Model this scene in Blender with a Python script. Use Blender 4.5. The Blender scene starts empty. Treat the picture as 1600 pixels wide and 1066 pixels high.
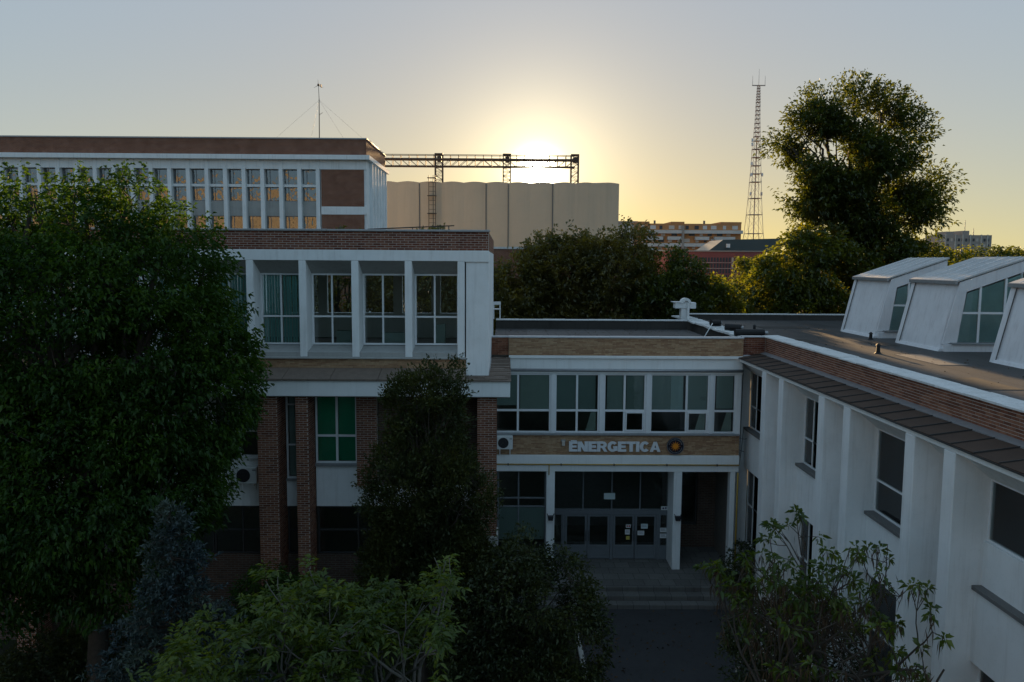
import bpy, bmesh, math, random, zlib
import numpy as np
from mathutils import Vector, Matrix
R = math.radians
random.seed(7)
rng = np.random.default_rng(11)
SC = bpy.context.scene
COL = SC.collection

# ------------------------------------------------------------------ camera
cam = bpy.data.objects.new('camera', bpy.data.cameras.new('camera'))
COL.objects.link(cam)
cam.data.sensor_width = 36.0
cam.data.lens = 1244.0 / 1600.0 * 36.0
cam.data.clip_start = 0.1
cam.data.clip_end = 6000.0
cam.matrix_world = (Matrix.Translation((0, 0, 12.8)) @ Matrix.Rotation(R(-0.46), 4, 'Z')
                    @ Matrix.Rotation(R(90 - 5.65), 4, 'X') @ Matrix.Rotation(R(0.35), 4, 'Z'))
SC.camera = cam

# ------------------------------------------------------------------ sky, sun, exposure
SUN_AZ, SUN_EL = R(2.2), R(6.2)
SUND = Vector((math.sin(SUN_AZ) * math.cos(SUN_EL), math.cos(SUN_AZ) * math.cos(SUN_EL), math.sin(SUN_EL)))
W = bpy.data.worlds.new('World')
SC.world = W
W.use_nodes = True
nt = W.node_tree
nt.nodes.clear()
def N(nt, typ, **kw):
    n = nt.nodes.new(typ)
    for k, v in kw.items():
        if k == 'inp':
            for i, x in v.items():
                n.inputs[i].default_value = x
        else:
            setattr(n, k, v)
    return n
sky = N(nt, 'ShaderNodeTexSky', sky_type='NISHITA', sun_disc=False, sun_elevation=SUN_EL,
        sun_rotation=SUN_AZ, altitude=100, air_density=1.0, dust_density=1.2, ozone_density=1.5)
geo = N(nt, 'ShaderNodeTexCoord')
dot = N(nt, 'ShaderNodeVectorMath', operation='DOT_PRODUCT')
dot.inputs[1].default_value = SUND
nrm = N(nt, 'ShaderNodeVectorMath', operation='NORMALIZE')
nt.links.new(geo.outputs['Generated'], nrm.inputs[0])
nt.links.new(nrm.outputs[0], dot.inputs[0])
def mth(op, a, b=None, clamp=False):
    n = N(nt, 'ShaderNodeMath', operation=op, use_clamp=clamp)
    for i, x in enumerate((a, b)):
        if x is None: continue
        if isinstance(x, (int, float)): n.inputs[i].default_value = x
        else: nt.links.new(x, n.inputs[i])
    return n.outputs[0]
ang = mth('MULTIPLY', mth('ARCCOSINE', mth('MINIMUM', dot.outputs['Value'], 1.0)), 57.29578)   # degrees from the sun
def expg(width, amp):
    return mth('MULTIPLY', mth('EXPONENT', mth('MULTIPLY', ang, -1.0 / width)), amp)
def glow(width, amp, col):
    c = N(nt, 'ShaderNodeVectorMath', operation='SCALE')
    c.inputs[0].default_value = col
    nt.links.new(expg(width, amp), c.inputs['Scale'])
    return c.outputs[0]
def vadd(a, b):
    n = N(nt, 'ShaderNodeVectorMath', operation='ADD')
    nt.links.new(a, n.inputs[0]); nt.links.new(b, n.inputs[1])
    return n.outputs[0]
SKY_STRENGTH = 0.15
gm = N(nt, 'ShaderNodeGamma', inp={1: 0.06})               # gamma levels the sky's brightness so shaded fronts get more light
nt.links.new(sky.outputs[0], gm.inputs[0])
hs = N(nt, 'ShaderNodeHueSaturation', inp={'Saturation': 1.6, 'Value': 1.0})
nt.links.new(gm.outputs[0], hs.inputs['Color'])
tn = N(nt, 'ShaderNodeVectorMath', operation='MULTIPLY')
tn.inputs[1].default_value = (0.74, 1.10, 1.42)
nt.links.new(hs.outputs[0], tn.inputs[0])
sepz = N(nt, 'ShaderNodeSeparateXYZ')
nt.links.new(nrm.outputs[0], sepz.inputs[0])
elev = mth('MULTIPLY', mth('ARCSINE', mth('MAXIMUM', sepz.outputs[2], 0.0)), 57.29578)
hzn = mth('MULTIPLY', mth('EXPONENT', mth('MULTIPLY', elev, -1 / 7.0)), mth('EXPONENT', mth('MULTIPLY', ang, -1 / 60.0)))
wm = N(nt, 'ShaderNodeMix', data_type='RGBA', blend_type='MIX', inp={6: (1, 1, 1, 1), 7: (2.75, 1.80, 0.32, 1)})   # low sky goes warm towards the sun
nt.links.new(hzn, wm.inputs[0])
wv = N(nt, 'ShaderNodeVectorMath', operation='MULTIPLY')
nt.links.new(tn.outputs[0], wv.inputs[0]); nt.links.new(wm.outputs[2], wv.inputs[1])
w2 = N(nt, 'ShaderNodeMix', data_type='RGBA', blend_type='MIX', inp={6: (1, 1, 1, 1), 7: (1.30, 0.93, 0.86, 1)})      # and paler on the sun's side
nt.links.new(mth('EXPONENT', mth('MULTIPLY', ang, -1 / 50.0)), w2.inputs[0])
wv2 = N(nt, 'ShaderNodeVectorMath', operation='MULTIPLY')
nt.links.new(wv.outputs[0], wv2.inputs[0]); nt.links.new(w2.outputs[2], wv2.inputs[1])
tot = wv2.outputs[0]
tot = vadd(tot, glow(0.30, 900.0, (1.0, 0.90, 0.66)))       # the sun itself, seen through hazy air
tot = vadd(tot, glow(3.2, 4.2, (1.0, 0.84, 0.50)))          # aureole
bg = N(nt, 'ShaderNodeBackground', inp={1: SKY_STRENGTH})
nt.links.new(tot, bg.inputs[0])
nt.links.new(bg.outputs[0], N(nt, 'ShaderNodeOutputWorld').inputs[0])

sl = bpy.data.lights.new('sun', 'SUN')
sl.energy = 5.0
sl.angle = R(0.53)
sl.color = (1.0, 0.64, 0.30)
so = bpy.data.objects.new('sun', sl)
so.rotation_euler = (-SUND).to_track_quat('-Z', 'Y').to_euler()
so.location = (0, 60, 60)
COL.objects.link(so)
SC.view_settings.view_transform = 'Standard'
SC.view_settings.look = 'None'
SC.view_settings.gamma = 1.0
SC.view_settings.use_curve_mapping = False
SC.view_settings.exposure = 1.4
SC.render.engine = 'CYCLES'
SC.cycles.use_denoising = True
SC.cycles.max_bounces = 8
SC.cycles.transparent_max_bounces = 16
SC.cycles.sample_clamp_indirect = 6.0

# ------------------------------------------------------------------ materials
MAT = {}
def new_mat(name):
    m = bpy.data.materials.new(name)
    m.use_nodes = True
    t = m.node_tree
    t.nodes.clear()
    out = t.nodes.new('ShaderNodeOutputMaterial')
    MAT[name] = m
    return m, t, out
def ramp(t, fac, stops):
    r = t.nodes.new('ShaderNodeValToRGB')
    el = r.color_ramp.elements
    while len(el) < len(stops): el.new(0.5)
    for e, (p, c) in zip(el, stops):
        e.position = p
        e.color = (*c, 1) if len(c) == 3 else c
    t.links.new(fac, r.inputs[0])
    return r.outputs[0]
def mixc(t, fac, a, b, mode='MIX'):
    n = t.nodes.new('ShaderNodeMix')
    n.data_type = 'RGBA'; n.blend_type = mode
    for s, x in ((n.inputs[0], fac), (n.inputs[6], a), (n.inputs[7], b)):
        if isinstance(x, (int, float)): s.default_value = x
        elif isinstance(x, tuple): s.default_value = (*x, 1)
        else: t.links.new(x, s)
    return n.outputs[2]
def noise(t, scale, detail=4, rough=0.55, vec=None, stretch=None):
    n = t.nodes.new('ShaderNodeTexNoise')
    n.inputs['Scale'].default_value = scale
    n.inputs['Detail'].default_value = detail
    n.inputs['Roughness'].default_value = rough
    if vec is None:
        vec = t.nodes.new('ShaderNodeNewGeometry').outputs['Position']
    if stretch:
        mp = t.nodes.new('ShaderNodeVectorMath'); mp.operation = 'MULTIPLY'
        mp.inputs[1].default_value = stretch
        t.links.new(vec, mp.inputs[0]); vec = mp.outputs[0]
    t.links.new(vec, n.inputs['Vector'])
    return n.outputs['Fac']
def bump(t, h, strength=0.3, dist=0.01):
    b = t.nodes.new('ShaderNodeBump')
    b.inputs['Strength'].default_value = strength
    b.inputs['Distance'].default_value = dist
    t.links.new(h, b.inputs['Height'])
    return b.outputs[0]
def principled(t, out, col, rough=0.7, normal=None, metallic=0.0, spec=0.3):
    p = t.nodes.new('ShaderNodeBsdfPrincipled')
    if isinstance(col, tuple): p.inputs['Base Color'].default_value = (*col, 1)
    else: t.links.new(col, p.inputs['Base Color'])
    if isinstance(rough, (int, float)): p.inputs['Roughness'].default_value = rough
    else: t.links.new(rough, p.inputs['Roughness'])
    p.inputs['Metallic'].default_value = metallic
    p.inputs['Specular IOR Level'].default_value = spec
    if normal is not None: t.links.new(normal, p.inputs['Normal'])
    t.links.new(p.outputs[0], out.inputs[0])
    return p
def rnd(t):
    """a number of its own for every island of a joined mesh and for every single object"""
    g = t.nodes.new('ShaderNodeNewGeometry').outputs['Random Per Island']
    o = t.nodes.new('ShaderNodeObjectInfo').outputs['Random']
    a = t.nodes.new('ShaderNodeMath'); a.operation = 'ADD'
    t.links.new(g, a.inputs[0]); t.links.new(o, a.inputs[1])
    f = t.nodes.new('ShaderNodeMath'); f.operation = 'FRACT'
    t.links.new(a.outputs[0], f.inputs[0])
    return f.outputs[0]

def stained(name, base, dirt, rough=0.8, sc=0.9, amount=0.55, bscale=60, bstr=0.25, streak=1.0, seams=None):
    m, t, o = new_mat(name)
    n1 = noise(t, sc, 6, 0.65)
    n2 = noise(t, sc * 4.5, 5, 0.6, stretch=(1.6, 1.6, 0.10))     # run-off streaks
    n3 = noise(t, sc * 14, 4, 0.7)
    f = mixc(t, 0.5, ramp(t, n1, [(0.42, (0, 0, 0)), (0.74, (1, 1, 1))]), ramp(t, n2, [(0.52, (0, 0, 0)), (0.70, (streak, streak, streak))]))
    f = mixc(t, 1.0, f, ramp(t, n3, [(0.58, (0, 0, 0)), (0.75, (0.35, 0.35, 0.35))]), 'ADD')
    s = t.nodes.new('ShaderNodeMath'); s.operation = 'MULTIPLY'; s.inputs[1].default_value = amount; s.use_clamp = True
    t.links.new(f, s.inputs[0])
    c = mixc(t, s.outputs[0], base, dirt)
    nb = bump(t, noise(t, bscale, 3), bstr, 0.006)
    if seams:                                                     # lapped strips or paving joints
        bt = t.nodes.new('ShaderNodeTexBrick')
        mp = t.nodes.new('ShaderNodeMapping'); mp.inputs['Rotation'].default_value = (0, 0, seams[3])
        t.links.new(t.nodes.new('ShaderNodeNewGeometry').outputs['Position'], mp.inputs[0])
        t.links.new(mp.outputs[0], bt.inputs['Vector'])
        bt.inputs['Scale'].default_value = 1.0
        bt.inputs['Brick Width'].default_value = seams[0]; bt.inputs['Row Height'].default_value = seams[1]
        bt.inputs['Mortar Size'].default_value = seams[2]
        bt.inputs['Color1'].default_value = (1, 1, 1, 1); bt.inputs['Color2'].default_value = (0.72, 0.72, 0.72, 1)
        bt.inputs['Mortar'].default_value = (0.4, 0.4, 0.4, 1)
        c = mixc(t, 1.0, c, bt.outputs['Color'], 'MULTIPLY')
    principled(t, o, c, rough, nb, spec=0.2)
    return m
def plain(name, base, rough=0.5, metallic=0.0, spec=0.3, var=0.15, sc=6.0):
    m, t, o = new_mat(name)
    n1 = noise(t, sc, 5, 0.6)
    d = tuple(x * (1 - var * 2) for x in base)
    c = mixc(t, n1, d, tuple(min(1, x * (1 + var)) for x in base))
    principled(t, o, c, rough, bump(t, noise(t, sc * 9, 2), 0.08, 0.004), metallic, spec)
    return m

stained('white_plaster', (0.85, 0.86, 0.86), (0.40, 0.385, 0.355), amount=0.42)
stained('white_beam', (0.84, 0.85, 0.84), (0.50, 0.48, 0.44), amount=0.3, sc=1.4)
stained('grey_concrete', (0.40, 0.40, 0.385), (0.22, 0.21, 0.19), amount=0.6)
stained('silo_concrete', (0.62, 0.48, 0.345), (0.48, 0.38, 0.28), sc=0.15, amount=0.7, bscale=4)
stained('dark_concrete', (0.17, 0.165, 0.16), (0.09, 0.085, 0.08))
stained('roof_felt', (0.078, 0.076, 0.074), (0.042, 0.041, 0.04), rough=0.6, sc=0.45, amount=0.8, bscale=25, bstr=0.6, seams=(9.0, 1.0, 0.018, 1.5708))
stained('felt_upstand', (0.06, 0.055, 0.05), (0.03, 0.028, 0.026), sc=1.2, amount=0.8)
stained('coping_white', (0.68, 0.68, 0.67), (0.30, 0.29, 0.27), sc=2.2, amount=0.7)
stained('skylight_white', (0.76, 0.75, 0.76), (0.48, 0.45, 0.45), sc=1.1, amount=0.65, bscale=18, bstr=0.35)
stained('skylight_roof', (0.52, 0.51, 0.50), (0.28, 0.27, 0.26), sc=1.3, rough=0.85, amount=0.8)
stained('copper_sheet', (0.075, 0.048, 0.035), (0.042, 0.030, 0.025), sc=2.2, rough=0.9, amount=0.8)
stained('old_sheet', (0.20, 0.155, 0.125), (0.09, 0.07, 0.06), sc=4, rough=0.6, amount=0.8)
stained('asphalt', (0.050, 0.050, 0.052), (0.028, 0.028, 0.029), sc=0.8, amount=0.8, bscale=90, bstr=0.5)
stained('porch_paving', (0.17, 0.165, 0.155), (0.09, 0.088, 0.083), sc=1.2, amount=0.8, seams=(0.6, 0.6, 0.012, 0.0))
stained('stone', (0.40, 0.39, 0.36), (0.20, 0.19, 0.17), sc=4)
plain('white_frame', (0.78, 0.79, 0.80), 0.35, var=0.04)
plain('grey_frame', (0.17, 0.185, 0.20), 0.4, var=0.08)
plain('dark_frame', (0.05, 0.05, 0.05), 0.45)
plain('white_metal', (0.72, 0.72, 0.71), 0.4, var=0.06)
plain('zinc', (0.36, 0.37, 0.38), 0.42, 0.5)
plain('flashing', (0.55, 0.56, 0.58), 0.4, 0.3, var=0.12)
plain('black_bitumen', (0.016, 0.016, 0.017), 0.6)
plain('steel_dark', (0.11, 0.085, 0.07), 0.6, 0.3)
plain('tower_steel', (0.46, 0.36, 0.31), 0.6, 0.2)
plain('yellow_pipe', (0.45, 0.29, 0.06), 0.5)
plain('ac_white', (0.70, 0.71, 0.70), 0.4, var=0.05)
plain('ac_dark', (0.035, 0.035, 0.04), 0.5)
plain('blind_green', (0.03, 0.33, 0.17), 0.75, var=0.06)
plain('blind_teal', (0.41, 0.465, 0.44), 0.8, var=0.06)
plain('blind_pale', (0.60, 0.70, 0.70), 0.8, var=0.06)
plain('blind_strip', (0.40, 0.72, 0.70), 0.8, var=0.08)
plain('blind_grey', (0.46, 0.50, 0.45), 0.8, var=0.1, sc=2)
plain('blind_dim', (0.31, 0.37, 0.35), 0.8, var=0.1, sc=2)
plain('reflection_cyan', (0.58, 0.84, 0.90), 0.8, var=0.25, sc=1.2)  # reflected sky put into the colour of a sheet behind skylight panes
plain('curtain', (0.52, 0.45, 0.34), 0.9, var=0.12, sc=3)
plain('interior', (0.20, 0.185, 0.165), 0.9)
plain('paper', (0.72, 0.73, 0.72), 0.8, var=0.03)
plain('paper_yellow', (0.62, 0.52, 0.12), 0.8, var=0.03)
plain('ink', (0.06, 0.05, 0.12), 0.8)
plain('ink_red', (0.42, 0.05, 0.06), 0.8)
plain('sign_white', (0.76, 0.77, 0.79), 0.45, var=0.05)
plain('emblem_dark', (0.012, 0.012, 0.025), 0.4)
plain('emblem_orange', (0.80, 0.27, 0.02), 0.5)
plain('apartment_orange', (0.50, 0.24, 0.10), 0.8, sc=0.6)
plain('apartment_white', (0.60, 0.58, 0.55), 0.8, sc=0.6)
plain('tower_block_grey', (0.36, 0.31, 0.27), 0.8, sc=0.3)
plain('campus_wall', (0.22, 0.20, 0.175), 0.8, sc=0.3)
plain('hall_red', (0.27, 0.085, 0.075), 0.7, sc=0.4)
plain('roof_dark_glass', (0.045, 0.055, 0.05), 0.3, sc=0.3)
plain('far_white', (0.55, 0.50, 0.44), 0.8, sc=0.4)
plain('far_window', (0.06, 0.06, 0.065), 0.25)
plain('blossom', (0.62, 0.56, 0.50), 0.8)
plain('pod', (0.09, 0.055, 0.03), 0.8)

def brick_unit(name, c0, c1, c2):
    m, t, o = new_mat(name)
    c = ramp(t, rnd(t), [(0.0, c0), (0.45, c1), (1.0, c2)])
    n1 = noise(t, 9, 5, 0.7)
    c = mixc(t, ramp(t, n1, [(0.35, (0, 0, 0)), (0.8, (0.6, 0.6, 0.6))]), c, tuple(x * 0.5 for x in c0))
    principled(t, o, c, 0.85, bump(t, noise(t, 70, 3), 0.5, 0.006), spec=0.15)
brick_unit('red_brick', (0.13, 0.045, 0.03), (0.215, 0.075, 0.048), (0.27, 0.12, 0.075))
brick_unit('brown_brick', (0.16, 0.066, 0.042), (0.25, 0.102, 0.062), (0.33, 0.155, 0.095))
brick_unit('yellow_brick', (0.33, 0.19, 0.115), (0.46, 0.285, 0.165), (0.54, 0.37, 0.225))
stained('mortar', (0.52, 0.47, 0.42), (0.34, 0.31, 0.28), sc=3)
stained('yellow_mortar', (0.36, 0.27, 0.19), (0.20, 0.165, 0.12), sc=3)

def brick_tex(name, c1, c2, mort, bw=0.25, bh=0.075, ms=0.012):
    m, t, o = new_mat(name)
    sep = t.nodes.new('ShaderNodeSeparateXYZ')
    t.links.new(t.nodes.new('ShaderNodeNewGeometry').outputs['Position'], sep.inputs[0])
    a = t.nodes.new('ShaderNodeMath'); a.operation = 'ADD'
    t.links.new(sep.outputs[0], a.inputs[0]); t.links.new(sep.outputs[1], a.inputs[1])
    cb = t.nodes.new('ShaderNodeCombineXYZ')
    t.links.new(a.outputs[0], cb.inputs[0]); t.links.new(sep.outputs[2], cb.inputs[1])
    b = t.nodes.new('ShaderNodeTexBrick')
    t.links.new(cb.outputs[0], b.inputs['Vector'])
    b.inputs['Color1'].default_value = (*c1, 1); b.inputs['Color2'].default_value = (*c2, 1)
    b.inputs['Mortar'].default_value = (*mort, 1)
    b.inputs['Scale'].default_value = 1.0
    b.inputs['Brick Width'].default_value = bw; b.inputs['Row Height'].default_value = bh
    b.inputs['Mortar Size'].default_value = ms
    n1 = noise(t, 1.3, 6, 0.7)
    c = mixc(t, ramp(t, n1, [(0.35, (0, 0, 0)), (0.75, (0.55, 0.55, 0.55))]), b.outputs['Color'], tuple(x * 0.45 for x in c1))
    inv = t.nodes.new('ShaderNodeMath'); inv.operation = 'SUBTRACT'; inv.inputs[0].default_value = 1.0
    t.links.new(b.outputs['Fac'], inv.inputs[1])
    principled(t, o, c, 0.85, bump(t, inv.outputs[0], 0.8, 0.012), spec=0.15)
brick_tex('red_brick_wall', (0.24, 0.085, 0.045), (0.32, 0.125, 0.065), (0.27, 0.22, 0.19), 0.28, 0.10, 0.014)
brick_tex('dark_and_shaded_brick', (0.10, 0.06, 0.045), (0.14, 0.085, 0.06), (0.15, 0.14, 0.125))  # dark brick, also carrying porch and recess shade in its colour
brick_tex('yellow_brick_wall', (0.36, 0.25, 0.13), (0.44, 0.31, 0.16), (0.30, 0.25, 0.18), 0.28, 0.055)

def glass(name, tint, wav=0.0, refl=1.0):
    m, t, o = new_mat(name)
    tr = t.nodes.new('ShaderNodeBsdfTransparent'); tr.inputs[0].default_value = (*tint, 1)
    gl = t.nodes.new('ShaderNodeBsdfGlossy'); gl.inputs['Roughness'].default_value = 0.02
    fr = t.nodes.new('ShaderNodeFresnel'); fr.inputs[0].default_value = 1.55
    mx = t.nodes.new('ShaderNodeMixShader')
    if wav:
        nb = bump(t, noise(t, 1.6, 2, 0.5, stretch=(1, 1, 0.5)), 1.0, wav)
        t.links.new(nb, gl.inputs['Normal'])
    ml = t.nodes.new('ShaderNodeMath'); ml.operation = 'MULTIPLY'; ml.inputs[1].default_value = refl; ml.use_clamp = True
    t.links.new(fr.outputs[0], ml.inputs[0])
    t.links.new(ml.outputs[0], mx.inputs[0])
    t.links.new(tr.outputs[0], mx.inputs[1]); t.links.new(gl.outputs[0], mx.inputs[2])
    t.links.new(mx.outputs[0], o.inputs[0])
glass('glass', (0.86, 0.92, 0.91), 0.004, 1.2)
glass('glass_sky', (0.5, 0.58, 0.58), 0.006, 7.0)
glass('glass_coated', (0.45, 0.47, 0.47), 0.035, 4.6)

def leafmat(name, c0, c1, c2, trans=0.35, gloss=0.08):
    m, t, o = new_mat(name)
    c = ramp(t, rnd(t), [(0.0, c0), (0.5, c1), (1.0, c2)])
    cl = noise(t, 0.75, 3, 0.6)                                  # boughs of younger, yellower leaves among older dark ones
    c = mixc(t, ramp(t, cl, [(0.40, (0, 0, 0)), (0.68, (1, 1, 1))]), mixc(t, 1.0, c, (0.62, 0.68, 0.75), 'MULTIPLY'), mixc(t, 1.0, c, (1.35, 1.22, 0.9), 'MULTIPLY'))
    d = t.nodes.new('ShaderNodeBsdfDiffuse'); t.links.new(c, d.inputs[0])
    l = t.nodes.new('ShaderNodeBsdfTranslucent')
    t.links.new(mixc(t, 1.0, c, (1.9, 1.65, 0.5), 'MULTIPLY'), l.inputs[0])
    mx = t.nodes.new('ShaderNodeMixShader'); mx.inputs[0].default_value = trans
    t.links.new(d.outputs[0], mx.inputs[1]); t.links.new(l.outputs[0], mx.inputs[2])
    g = t.nodes.new('ShaderNodeBsdfGlossy'); g.inputs['Roughness'].default_value = 0.45
    g.inputs[0].default_value = (0.8, 0.85, 0.8, 1)
    m2 = t.nodes.new('ShaderNodeMixShader'); m2.inputs[0].default_value = gloss
    t.links.new(mx.outputs[0], m2.inputs[1]); t.links.new(g.outputs[0], m2.inputs[2])
    t.links.new(m2.outputs[0], o.inputs[0])
leafmat('leaf_green', (0.022, 0.058, 0.008), (0.034, 0.083, 0.012), (0.055, 0.112, 0.016), 0.35, 0.02)
leafmat('leaf_bright', (0.042, 0.078, 0.012), (0.066, 0.108, 0.018), (0.098, 0.135, 0.024), 0.4, 0.03)
leafmat('leaf_sunny', (0.066, 0.09, 0.014), (0.09, 0.115, 0.018), (0.12, 0.14, 0.024), 0.6, 0.05)
leafmat('leaf_olive', (0.105, 0.098, 0.026), (0.13, 0.118, 0.034), (0.155, 0.138, 0.042), 0.5, 0.05)
leafmat('leaf_poplar', (0.045, 0.065, 0.012), (0.065, 0.09, 0.016), (0.09, 0.115, 0.022), 0.5, 0.05)
leafmat('leaf_juniper', (0.030, 0.040, 0.012), (0.044, 0.056, 0.018), (0.06, 0.072, 0.024), 0.2, 0.02)
leafmat('leaf_spruce', (0.034, 0.052, 0.056), (0.048, 0.072, 0.076), (0.068, 0.094, 0.10), 0.1, 0.03)
leafmat('leaf_shrub', (0.028, 0.040, 0.014), (0.04, 0.055, 0.018), (0.058, 0.07, 0.024), 0.25, 0.03)
leafmat('grass', (0.02, 0.032, 0.01), (0.03, 0.045, 0.014), (0.045, 0.055, 0.02), 0.2)
plain('bark', (0.075, 0.06, 0.048), 0.9, var=0.3, sc=9)
plain('bark_pale', (0.13, 0.12, 0.105), 0.85, var=0.3, sc=9)
m, t, o = new_mat('soil')
n1 = noise(t, 0.5, 6, 0.65)
c = ramp(t, n1, [(0.35, (0.030, 0.026, 0.020)), (0.55, (0.028, 0.036, 0.016)), (0.75, (0.045, 0.052, 0.022))])
principled(t, o, c, 0.95, bump(t, noise(t, 12, 5), 0.7, 0.05), spec=0.1)

# ------------------------------------------------------------------ mesh building
WL = {}
def setp(o, parent):
    if parent is not None:
        o.parent = parent
        o.matrix_parent_inverse = Matrix.Translation(-Vector(WL[parent.name]))
def tag(o, label=None, cat=None, group=None, kind=None):
    if label: o['label'] = label
    if cat: o['category'] = cat
    if group: o['group'] = group
    if kind: o['kind'] = kind
    return o
def empty(name, loc, label=None, cat=None, group=None):
    o = bpy.data.objects.new(name, None)
    o.empty_display_size = 0.3
    COL.objects.link(o)
    o.location = loc
    WL[o.name] = Vector(loc)
    return tag(o, label, cat, group)
def link_mesh(name, me, loc, parent=None):
    o = bpy.data.objects.new(name, me)
    COL.objects.link(o)
    o.location = loc
    WL[o.name] = Vector(loc)
    setp(o, parent)
    return o
class MB:
    def __init__(s): s.v = []; s.f = []
    def box(s, x0, x1, y0, y1, z0, z1):
        x0, x1 = sorted((x0, x1)); y0, y1 = sorted((y0, y1)); z0, z1 = sorted((z0, z1))
        b = len(s.v)
        s.v += [(x0, y0, z0), (x1, y0, z0), (x1, y1, z0), (x0, y1, z0), (x0, y0, z1), (x1, y0, z1), (x1, y1, z1), (x0, y1, z1)]
        s.f += [tuple(b + i for i in q) for q in ((0, 3, 2, 1), (4, 5, 6, 7), (0, 1, 5, 4), (1, 2, 6, 5), (2, 3, 7, 6), (3, 0, 4, 7))]
        return s
    def bp(s, p, q): return s.box(p[0], q[0], p[1], q[1], p[2], q[2])
    def hexa(s, P):      # 8 corners, bottom ring then top ring
        b = len(s.v)
        s.v += [tuple(p) for p in P]
        s.f += [tuple(b + i for i in q) for q in ((0, 3, 2, 1), (4, 5, 6, 7), (0, 1, 5, 4), (1, 2, 6, 5), (2, 3, 7, 6), (3, 0, 4, 7))]
        return s
    def prism(s, poly, fn, d0, d1):   # closed outline (a,b) pushed from depth d0 to d1 through fn(a,b,d)
        b = len(s.v); n = len(poly)
        s.v += [tuple(fn(a, c, d0)) for a, c in poly] + [tuple(fn(a, c, d1)) for a, c in poly]
        s.f += [tuple(range(b, b + n)), tuple(range(b + 2 * n - 1, b + n - 1, -1))]
        s.f += [(b + i, b + (i + 1) % n, b + n + (i + 1) % n, b + n + i) for i in range(n)]
        return s
    def tube(s, p, q, r0, r1=None, n=6, caps=True):
        r1 = r0 if r1 is None else r1
        p, q = Vector(p), Vector(q)
        d = (q - p).normalized()
        a = d.orthogonal().normalized(); c = d.cross(a)
        b = len(s.v)
        for o_, r in ((p, r0), (q, r1)):
            for i in range(n):
                th = 2 * math.pi * i / n
                s.v.append(tuple(o_ + a * (r * math.cos(th)) + c * (r * math.sin(th))))
        s.f += [(b + i, b + (i + 1) % n, b + n + (i + 1) % n, b + n + i) for i in range(n)]
        if caps: s.f += [tuple(range(b + n - 1, b - 1, -1)), tuple(range(b + n, b + 2 * n))]
        return s
    def build(s, name, mat, parent=None, bevel=0.0, smooth=False):
        V = np.array(s.v, dtype=float)
        c = Vector(((V[:, 0].min() + V[:, 0].max()) / 2, (V[:, 1].min() + V[:, 1].max()) / 2, V[:, 2].min()))
        me = bpy.data.meshes.new(name)
        me.from_pydata([tuple(Vector(v) - c) for v in s.v], [], s.f)
        bm = bmesh.new(); bm.from_mesh(me)
        bmesh.ops.recalc_face_normals(bm, faces=bm.faces)
        if bevel:
            bmesh.ops.bevel(bm, geom=list(bm.edges), offset=bevel, segments=1, affect='EDGES', clamp_overlap=True)
        bm.to_mesh(me); bm.free()
        if smooth:
            for p in me.polygons: p.use_smooth = True
        me.materials.append(MAT[mat])
        return link_mesh(name, me, c, parent)
def box(name, mat, parent, x0, x1, y0, y1, z0, z1, bevel=0.0):
    return MB().box(x0, x1, y0, y1, z0, z1).build(name, mat, parent, bevel)
def fy(y):                       # a wall that faces the camera: along X, depth runs away from it
    return lambda a, b, d: (a, y + d, b)
def fx(x):                       # a wall that faces -X: along Y, depth runs to +X
    return lambda a, b, d: (x + d, a, b)
def fyb(y):                      # a wall that faces away from the camera
    return lambda a, b, d: (a, y - d, b)

_unit = {}
def unit_box(mat, name):
    k = (mat, name)
    if k not in _unit:
        me = bpy.data.meshes.new(name)
        b = MB().box(-.5, .5, -.5, .5, -.5, .5)
        me.from_pydata(b.v, [], b.f); me.materials.append(MAT[mat])
        _unit[k] = me
    return _unit[k]
def bricks(parent, T, a0, a1, z0, z1, mat, bl, bh, joint, proud, order=None, limit=300, name='brick', start=0.0, depth=0.05):
    """lays a bond of real bricks on a wall; the first `limit` (in `order`) are single parts, the others one joined part"""
    cells = []
    rows = max(1, int(round((z1 - z0) / bh)))
    ph = (z1 - z0) / rows
    for r_ in range(rows):
        a = a0 - (bl / 2 if r_ % 2 else 0.0) - start
        while a < a1 - 1e-6:
            s, e = max(a, a0), min(a + bl, a1)
            if e - s > 0.04:
                cells.append((s + joint / 2, e - joint / 2, z0 + r_ * ph + joint / 2, z0 + (r_ + 1) * ph - joint / 2))
            a += bl
    if order: cells.sort(key=order)
    rr = random.Random(len(cells))
    rest = MB()
    for i, (s, e, b, t_) in enumerate(cells):
        pr = proud + rr.uniform(-0.003, 0.003)
        p, q = T(s, b, -pr), T(e, t_, depth)
        if i < limit:
            o = bpy.data.objects.new(name, unit_box(mat, name))
            COL.objects.link(o)
            lo = Vector([(p[k] + q[k]) / 2 for k in range(3)])
            o.location = lo
            o.scale = [abs(p[k] - q[k]) for k in range(3)]
            setp(o, parent)
        else:
            rest.bp(p, q)
    if rest.v:
        tag(rest.build(name, mat, parent), kind='stuff')
    return max(0, limit - len(cells))

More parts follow.
